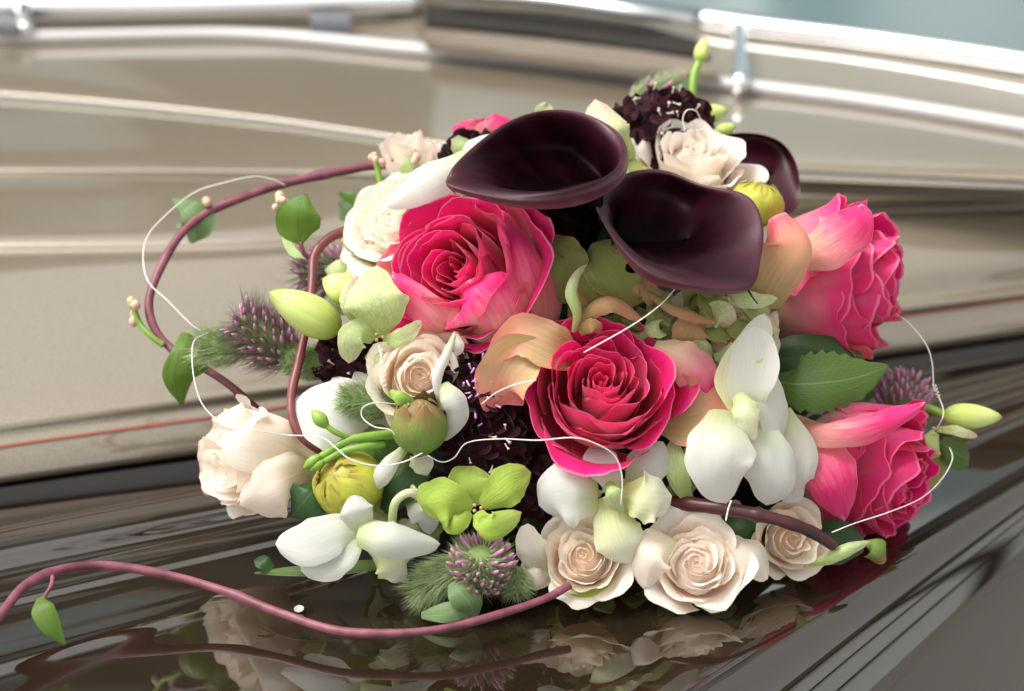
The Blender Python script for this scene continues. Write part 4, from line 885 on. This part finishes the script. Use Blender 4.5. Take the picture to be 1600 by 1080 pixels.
wrapbud("round yellow-green dahlia bud at the top right under the cream rose", 1182, 318, 1.0, (0.2, 0.9, 0.3), 40, 34, BUDY, 8, 2, "dahlia_bud", group="dahlia buds")
gb = wrapbud("round dull green bud with reddish tips at the left centre above the lime floret", 655, 665, -5.6, (0.05, 0.85, 0.45), 41, 44, SEPAL, 5, 3, "rose_bud", group="round green buds", tipout=8)
ribbon("sepal", [(648, 634, -5.9), (632, 626, -6.2), (620, 618, -6.2), (610, 610, -5.9)], [8, 12, 10, 3], STEMG, gb, cup=0.3)

# green twig with little buds
tw = thing("green_twig", P(612, 688, -4.6), "forked bright green twig with tiny buds above the yellow dahlia bud", "twig")
tube("stem", pl([(618, 678, -4.6), (580, 682, -5.2), (545, 688, -5.4), (515, 705, -5.4), (485, 725, -5.2)]), lambda q: 0.0021 - 0.0006 * q, STEMG, tw)
tube("stem", pl([(600, 694, -4.8), (570, 698, -5.4), (535, 706, -5.5), (505, 722, -5.4)]), lambda q: 0.0017 - 0.0004 * q, STEMG, tw)
tube("side_shoot", pl([(545, 684, -5.4), (525, 676, -5.6), (508, 664, -5.6)]), 0.0012, STEMG, tw)
def tinybud(parent, a, b, r, mat=STEMG):
    A_, B_ = P(*a, False), P(*b, False)
    vs, fs, uv = tubedata([A_.lerp(B_, i / 4) for i in range(5)], lambda q: max(0.0002, r * math.sin(math.pi * (0.1 + 0.86 * q))), 8, 3); return mesh("bud_tip", vs, fs, mat, parent, uv)
tinybud(tw, (512, 668, -5.6), (487, 641, -5.6), 0.0030); tinybud(tw, (500, 712, -5.5), (474, 732, -5.4), 0.0022); tinybud(tw, (506, 720, -5.5), (484, 736, -5.4), 0.0020)

# ------------------------------------------------------------------ leaves
def leaf(label, pts, wl, mat, stem=None, wr=None, cup=0.15, ruf=0.04, serr=0.0, tilt=(0, .2, 1), fold=0.0, group=None, sm=None, sr=0.0008, extra=None):
    t = thing("leaf", P(*pts[0], False), label, "leaf", group)
    ribbon("leaf_blade", pts, wl, mat, t, wr=wr, cup=cup, ruf=ruf, serr=serr, tilt=tilt, fold=fold, nu=15, nv=37 if serr else 20)
    for e in (extra or []): ribbon("leaf_blade", e[0], e[1], e[2], t, cup=cup, tilt=e[3] if len(e) > 3 else tilt, ruf=ruf)
    if stem: tube("stalk", [P(*q, False) for q in stem], sr, sm or STEMG, t)
    return t
leaf("large serrated green rose leaf pointing right between the two right-hand pink roses", [(1204, 592, -2.8), (1240, 600, -3.8), (1290, 598, -4.0), (1340, 590, -3.6), (1388, 572, -2.8)], [8, 44, 54, 42, 3], LEAF, serr=0.2, wr=[8, 40, 46, 34, 3], cup=0.2)
leaf("upright round green leaf on the vine fork at the left of the bouquet", [(470, 382, 0.2), (466, 360, 0), (467, 330, -.2), (477, 303, 0)], [4, 33, 33, 3], VLEAF, stem=[(482, 402, 0.4), (474, 395, 0.3), (469, 378, 0.2)], sm=VINE, sr=0.0010, extra=[([(478, 402, .5), (460, 395, .9), (448, 378, 1.1), (444, 360, 1.2)], [2, 7, 7, 2], PALEG)])
leaf("grey-green pointed leaf at the top of the big vine loop on the left", [(270, 310, 4.6), (290, 330, 3.8), (305, 350, 3.8), (298, 380, 4.2)], [3, 26, 34, 3], BLEAF, wr=[3, 10, 30, 3])
leaf("large dark green heart-shaped leaf hanging at the left below the vine tip", [(290, 520, 0.6), (280, 550, 0.0), (272, 590, 0.0), (284, 632, 0.6)], [12, 46, 38, 3], VLEAF, wr=[8, 14, 20, 3], cup=0.25)
leaf("blurred green leaf pair behind the vine near the pink berries at upper left", [(596, 308, 5), (575, 316, 5), (555, 314, 5), (530, 302, 5)], [3, 7, 8, 3], VLEAF, extra=[([(548, 300, 6.5), (545, 318, 6), (538, 332, 6), (530, 342, 6.5)], [8, 15, 14, 4], BLEAF)])
leaf("bright green narrow leaf hanging from the long vine at the bottom left", [(62, 934, -8.4), (66, 952, -8.8), (80, 980, -9.0), (102, 1008, -8.9)], [6, 19, 16, 2], VLEAF, stem=[(82, 900, -7.6), (80, 915, -8.0), (66, 938, -8.4)], sm=VINE)
leaf("pair of grey-green leaves on the vine at the bottom centre", [(742, 966, -5.9), (720, 955, -6.2), (690, 958, -6.2), (658, 962, -5.9)], [3, 14, 16, 5], BLEAF, extra=[([(742, 968, -6.0), (735, 945, -6.4), (718, 925, -6.4), (706, 910, -6)], [4, 22, 22, 8], BLEAF)])
leaf("dark green leaf between the blush rose and the yellow dahlia bud", [(456, 806, -3.8), (470, 790, -4.4), (488, 770, -4.4), (498, 752, -3.8)], [6, 30, 34, 10], DLEAF)
leaf("long narrow green leaves under the white orchid at the lower left", [(398, 895, -4.3), (450, 892, -4.8), (520, 888, -4.8), (600, 880, -4.4)], [2, 9, 14, 10], LEAF, tilt=(0, .8, 1), extra=[([(405, 870, -4.2), (412, 878, -4.5), (425, 890, -4.5)], [10, 14, 8], DLEAF)])
leaf("curled green and red leaf at the lower right beside the small spray rose", [(1262, 882, -3.6), (1295, 872, -4.2), (1330, 856, -4.2), (1360, 846, -3.4)], [4, 12, 13, 5], PALEG, cup=0.8, extra=[([(1350, 846, -3.0), (1366, 852, -3.4), (1376, 866, -3.4), (1382, 880, -3.0)], [4, 22, 24, 12], SEPAL)])
leaf("dark green leaf in the shade right of the yellow dahlia bud", [(600, 800, -4.4), (622, 770, -4.8), (645, 750, -4.8), (672, 740, -4.4)], [10, 24, 26, 4], DLEAF, extra=[([(560, 700, -4.2), (585, 700, -4.4), (610, 720, -4.2)], [20, 40, 20], LEAF), ([(630, 700, -4.2), (620, 740, -4.7), (606, 780, -4.4)], [10, 20, 10], LEAF)])
leaf("added dark filler leaf standing in for the shadow between the small spray rose and the lower right pink rose", [(1250, 860, -1.6), (1285, 850, -2.4), (1320, 845, -2.2), (1350, 850, -1.6)], [14, 34, 36, 14], DLEAF)  # added dark blade blacks out the sky glare on the wing here
leaf("added dark filler leaf standing in for the shade between the throats of the two open callas", [(905, 440, -0.5), (925, 395, -1.0), (945, 350, -1.0), (955, 310, -0.6)], [20, 44, 44, 24], DLEAF)  # added dark blade covers a pale sliver between the throats
leaf("added dark filler leaf standing in for the shadow under the upper right pink rose behind the serrated leaf", [(1180, 560, -0.5), (1240, 560, -1.0), (1310, 565, -1.0), (1350, 560, -0.2)], [14, 40, 40, 14], DLEAF)  # added dark blade fills a bright gap as if in shade
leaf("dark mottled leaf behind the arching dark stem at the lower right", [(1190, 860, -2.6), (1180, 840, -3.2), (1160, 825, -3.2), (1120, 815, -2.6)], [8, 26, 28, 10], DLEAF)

# ------------------------------------------------------------------ vines
def node_r(r, ns): return lambda q: r * (1.12 - 0.26 * q + 0.05 * noise.noise(Vector((q * 25, r * 900, 0))) + sum(0.20 * math.exp(-((q - n_) / 0.012) ** 2) for n_ in ns) + 0.04 * math.sin(q * 40))
def vine(label, pts, r, mat=VINE, ns=(0.3, 0.6), ground=False):
    pp = [G(x, y, z) for x, y, z in pts] if ground else pl(pts)
    t = thing("vine_stem", pp[0], label, "vine", "purple vine stems")
    tube("stem", pp, node_r(r, ns), mat, t, 12, 10); return t
v1 = vine("purple vine stem sweeping in a big loop out to the left of the bouquet", [(620, 256, 6), (580, 259, 6), (510, 272, 5.5), (440, 288, 5), (370, 312, 4.4), (318, 336, 4), (278, 372, 3), (248, 425, 2), (233, 470, 1.4), (240, 510, 1.0), (268, 545, 0.8), (320, 576, 0.6), (360, 603, 0.6), (402, 640, 0.8)], 0.0019, ns=(0.16, 0.78))
v2 = vine("reddish purple vine stem curving down through the left of the bouquet", [(570, 352, 1.0), (548, 358, 0.8), (515, 372, 0.4), (492, 398, 0.0), (488, 440, -0.6), (482, 490, -1.4), (468, 560, -2.2), (456, 612, -2.8), (456, 650, -3.2), (470, 682, -3.4), (500, 705, -3.0)], 0.0019, ns=(0.27, 0.6), mat=solid_mat("red_vine", (0.22, 0.06, 0.06), 0.38, c2=(0.13, 0.03, 0.035), scale=70))
v3 = vine("long purple vine stem snaking over the dark bonnet at the bottom left", [(-60, 1030, 0.012), (0, 962, 0.018), (40, 915, 0.022), (100, 889, 0.022), (165, 884, 0.020), (250, 896, 0.017), (340, 920, 0.013), (430, 955, 0.010), (520, 984, 0.009), (600, 990, 0.009), (690, 983, 0.010), (780, 960, 0.011), (850, 936, 0.012), (890, 915, 0.014)], 0.0018, ns=(0.2, 0.49), ground=True)
vine("thick dark purple stem arching over the small spray rose at the lower right", [(1040, 786, -3.6), (1080, 788, -4.4), (1150, 798, -5.2), (1215, 812, -5.4), (1265, 830, -5.0), (1302, 852, -4.2)], 0.0027, VINED, ns=(0.5,))

# clusters of tiny pink seed buds on the vines
def berries(label, pts, stem, seed, n=9):
    rnd = random.Random(seed); t = thing("bud_cluster", P(*stem[0], False), label, "bud cluster", "tiny pink bud clusters")
    tube("stem", [P(*q, False) for q in stem], 0.0013, STEMG, t)
    for i in range(n):
        a = pts[i % len(pts)]; c = P(a[0] + rnd.uniform(-6, 6), a[1] + rnd.uniform(-6, 6), a[2] + rnd.uniform(-.3, .3), False); r = rnd.uniform(0.0013, 0.0021)
        grid("berry", lambda u, v: c + Vector((math.cos(u * 6.2832) * math.sin(v * 3.1416), math.sin(u * 6.2832) * math.sin(v * 3.1416), -math.cos(v * 3.1416) * 1.15)) * r, 9, 7, BERRY, t)
    return t
berries("tiny pink bud cluster on a green stalk at the upper left of the bouquet", [(585, 242, 2), (596, 256, 2), (590, 250, 2), (648, 252, 1)], [(600, 310, 2), (594, 285, 2), (588, 252, 2)], 1, 8)
berries("tiny pink bud cluster left of the upright round leaf", [(438, 308, 1), (444, 318, 1), (436, 330, 1)], [(452, 345, 1), (446, 330, 1), (440, 315, 1)], 2, 9)
berries("greenish bud cluster on a curved stalk at the far left of the vine loop", [(208, 470, 0.8), (210, 482, 0.8), (212, 495, 0.8), (206, 498, .8)], [(256, 540, 0.6), (236, 525, 0.6), (218, 505, 0.8), (208, 478, 0.8)], 3, 10)
berries("faded brownish bud cluster at the lower left of the blush rose", [(330, 756, -0.5), (328, 766, -0.5)], [(360, 770, -0.8), (340, 764, -0.6), (330, 760, -0.5)], 4, 6)
berries("tiny green bud cluster near the top of the vine loop beside the grey-green leaf", [(321, 312, 4.2)], [(312, 330, 4), (316, 322, 4.1), (321, 314, 4.2)], 5, 3)

# ------------------------------------------------------------------ wires
def wire(label, pts, r=0.00025, coil=None):
    pp = pl(pts); t = thing("wire", pp[0], label, "wire", "thin white decorative wires")
    tube("wire_strand", pp, r, WIRE, t, 6, 8)
    if coil:
        a, b, n, rr_ = coil; A_, B_ = P(*a, False), P(*b, False); D = (B_ - A_).normalized(); E1 = D.orthogonal().normalized(); E2 = D.cross(E1)
        tube("coil", [A_.lerp(B_, i / (n * 8)) + (E1 * math.cos(i * math.pi / 4) + E2 * math.sin(i * math.pi / 4)) * rr_ for i in range(n * 8 + 1)], r * .75, WIRE, t, 6, 2)
    return t
wire("white wire looping round the outside of the vine loop at the far left", [(446, 290, 4.6), (425, 280, 4.4), (395, 276, 4.2), (345, 287, 4), (300, 303, 4), (250, 345, 3.4), (228, 375, 2.8), (224, 410, 2.2), (233, 442, 1.6), (262, 470, 1.0), (300, 508, 0.4), (322, 522, 0)])
wire("white wire running from the fuzzy spike over the blush rose to the orchid throat", [(325, 520, -1.2), (304, 532, -1.6), (300, 560, -2.2), (306, 605, -3.4), (322, 640, -4.6), (358, 668, -5.4), (400, 673, -5.6), (450, 680, -5.2), (500, 683, -5.6), (525, 700, -6.0), (548, 718, -6.4), (590, 728, -6.5), (630, 722, -6.4), (660, 708, -6.4)])
wire("white wire crossing the dark flowers and the bottom of the open central rose", [(668, 712, -6.4), (690, 722, -6.0), (710, 715, -5.6), (730, 692, -5.4), (780, 686, -5.6), (840, 688, -7.2), (895, 684, -7.6), (930, 693, -7.4), (960, 712, -7.0), (972, 745, -6.8), (970, 790, -6.6)])
wire("straight white wire slanting above the open central rose", [(1056, 450, -6.2), (1030, 478, -6.8), (985, 510, -7.0), (912, 551, -6.8)])
wire("short white wire left of the open central rose pointing at the lilac stamens", [(752, 632, -5.6), (775, 614, -6.2), (805, 601, -6.6), (838, 594, -6.6)])
wire("small looped white wire beside the round green bud", [(620, 632, -5.6), (590, 629, -6), (568, 636, -6), (566, 652, -6), (585, 667, -6.2), (610, 672, -6.2), (622, 688, -6)])
wire("white wire bowing out at the right behind the upper right rose with a small coil", [(1396, 488, 1.0), (1420, 505, 0.8), (1445, 535, 0.6), (1456, 565, 0.6), (1459, 610, 0.6)], coil=((1459, 600, 0.6), (1466, 620, 0.6), 4, 0.0008))
wire("white wire hanging from the small coil around the far right bud down to the floret", [(1466, 618, 0.6), (1474, 640, 0.0), (1472, 655, -0.2), (1462, 672, 0.4)])
wire("long thin white wire curving under the far right floret to the lower right rose", [(1484, 700, 0.2), (1488, 718, -0.4), (1472, 748, -1.4), (1440, 778, -2.4), (1390, 800, -3.6), (1335, 818, -4.0), (1300, 832, -4.4)])
wire("tiny hooked white wire standing on the cream rose at the top", [(1070, 206, 1.4), (1067, 185, 1.4), (1074, 172, 1.4), (1088, 174, 1.6), (1096, 190, 2)])
wire("short coiled wire wound round the stem under the pale green hydrangea floret", [(592, 540, -4.8), (596, 560, -5.0), (600, 600, -5.0)], coil=((594, 542, -4.8), (601, 604, -5.0), 9, 0.0008))
wire("thin wire sticking down from the white oval orchid petal", [(1143, 782, -6.4), (1138, 795, -6.4), (1134, 814, -6.4)], 0.0003)

# a fallen white petal scrap on the dark paint
t = thing("petal_scrap", G(467, 952, 0.001), "tiny white petal scrap lying on the dark paint by the long vine", "petal scrap")
grid("petal", lambda u, v: G(467, 954, 0.0012) + Vector((math.cos(u * 6.2832) * v * 0.0020, math.sin(u * 6.2832) * v * 0.0030, 0.0008 * v * v)), 14, 4, WHITE, t)

# ------------------------------------------------------------------ unseen building across the street, sized and darkened for its reflection
bd = thing("building", Vector((0, 9, -0.9)), "unseen tall grey townhouse across the street, sized and darkened to dim reflections in the car paint", "building")
quadbox("wall", -16, 12, 9, 12, -0.9, 7.6, WALLM, bd)
quadbox("cornice", -16.2, 12.2, 8.7, 8.99, 7.3, 7.7, STONE, bd)
quadbox("string_course", -16, 12, 8.85, 8.99, 2.2, 2.4, STONE, bd)
for fx in range(-15, 12, 3):
    for fz in (0.2, 3.0, 5.3):
        f_ = quadbox("window", fx, fx + 1.3, 8.9, 8.995, fz, fz + 1.6, STONE, bd)
        quadbox("pane", fx + .12, fx + 1.18, 8.87, 8.895, fz + .12, fz + 1.48, PANE, f_)

# ------------------------------------------------------------------ unseen trees added beyond the car to be mirrored in the paint
BARK = solid_mat("bark", (0.09, 0.07, 0.055), 0.9, scale=6)
CROWN = solid_mat("tree_leaves", (0.06, 0.10, 0.03), 0.6, scale=3)
def tree(label, x, y, h, seed):
    rnd = random.Random(seed); t = thing("added_tree", Vector((x, y, -0.9)), label, "tree", "added trees across the street")
    tube("trunk", [Vector((x, y, -0.9)), Vector((x + .1, y, h * .25)), Vector((x - .1, y + .1, h * .5))], lambda q: 0.28 - 0.12 * q, BARK, t, 10, 4)
    vs, fs, lv, lf = [], [], [], []
    def branch(p, d, L_, r, dep):
        e = p + d * L_; m = p.lerp(e, .5) + Vector((rnd.uniform(-.1, .1), rnd.uniform(-.1, .1), rnd.uniform(-.05, .1))) * L_
        v, f, _ = tubedata([p, m, e], lambda q: r * (1 - .5 * q), 5, 2); b = len(vs); vs.extend(v); fs.extend([tuple(i + b for i in q) for q in f])
        if dep == 0:
            for _ in range(26):
                c = e + Vector((rnd.gauss(0, .4), rnd.gauss(0, .4), rnd.gauss(0, .35))); a_ = Vector((rnd.uniform(-1, 1), rnd.uniform(-1, 1), rnd.uniform(-1, 1))).normalized() * .12; b_ = a_.orthogonal().normalized() * .07
                q = len(lv); lv.extend([c - a_, c + b_, c + a_, c - b_]); lf.append((q, q + 1, q + 2, q + 3))
            return
        for i in range(3):
            branch(e, (d + Vector((rnd.uniform(-.8, .8), rnd.uniform(-.8, .8), rnd.uniform(-.1, .6)))).normalized(), L_ * rnd.uniform(.65, .85), r * .55, dep - 1)
    for i in range(5):
        a = i * 1.26; branch(Vector((x - .1, y + .1, h * .5)), Vector((math.cos(a) * .7, math.sin(a) * .7, .9)).normalized(), h * .17, .13, 3)
    mesh("limbs", vs, fs, BARK, t); o = mesh("crown", lv, lf, CROWN, t, smooth=False); o['kind'] = 'stuff'
tree("unseen tall tree across the road to the right, added to be mirrored in the dark paint", 3.4, 6.6, 11.0, 1)
tree("unseen tall tree across the road to the left, added to be mirrored in the dark paint", -5.0, 7.4, 9.0, 2)

gh = thing("added_arcade", Vector((10, 2, -0.9)), "unseen long glazed arcade with dark glazing bars, added for grid reflections in the rolled edge of the wing", "arcade")  # unseen, added to give the wing edge a grid of reflections
quadbox("roof", 9.8, 13, -9, 14, 3.6, 4.0, WALLM, gh)
quadbox("plinth", 9.9, 13, -9, 14, -0.9, -0.3, STONE, gh)
BAR = solid_mat("dark_glazing_bar", (0.02, 0.02, 0.02), 0.4)
PANEB = solid_mat("sky_lit_glass", (0.80, 0.86, 0.86), 0.35)  # pale colour stands in for sky mirrored in the panes
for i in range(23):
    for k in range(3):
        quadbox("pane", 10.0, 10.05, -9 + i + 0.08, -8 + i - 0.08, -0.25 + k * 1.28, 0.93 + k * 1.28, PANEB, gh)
    quadbox("glazing_bar", 9.92, 10.1, -9.06 + i, -8.94 + i, -0.3, 3.6, BAR, gh)
for k in range(1, 3): quadbox("rail", 9.93, 10.09, -9, 14, -0.37 + k * 1.28, -0.27 + k * 1.28, BAR, gh)
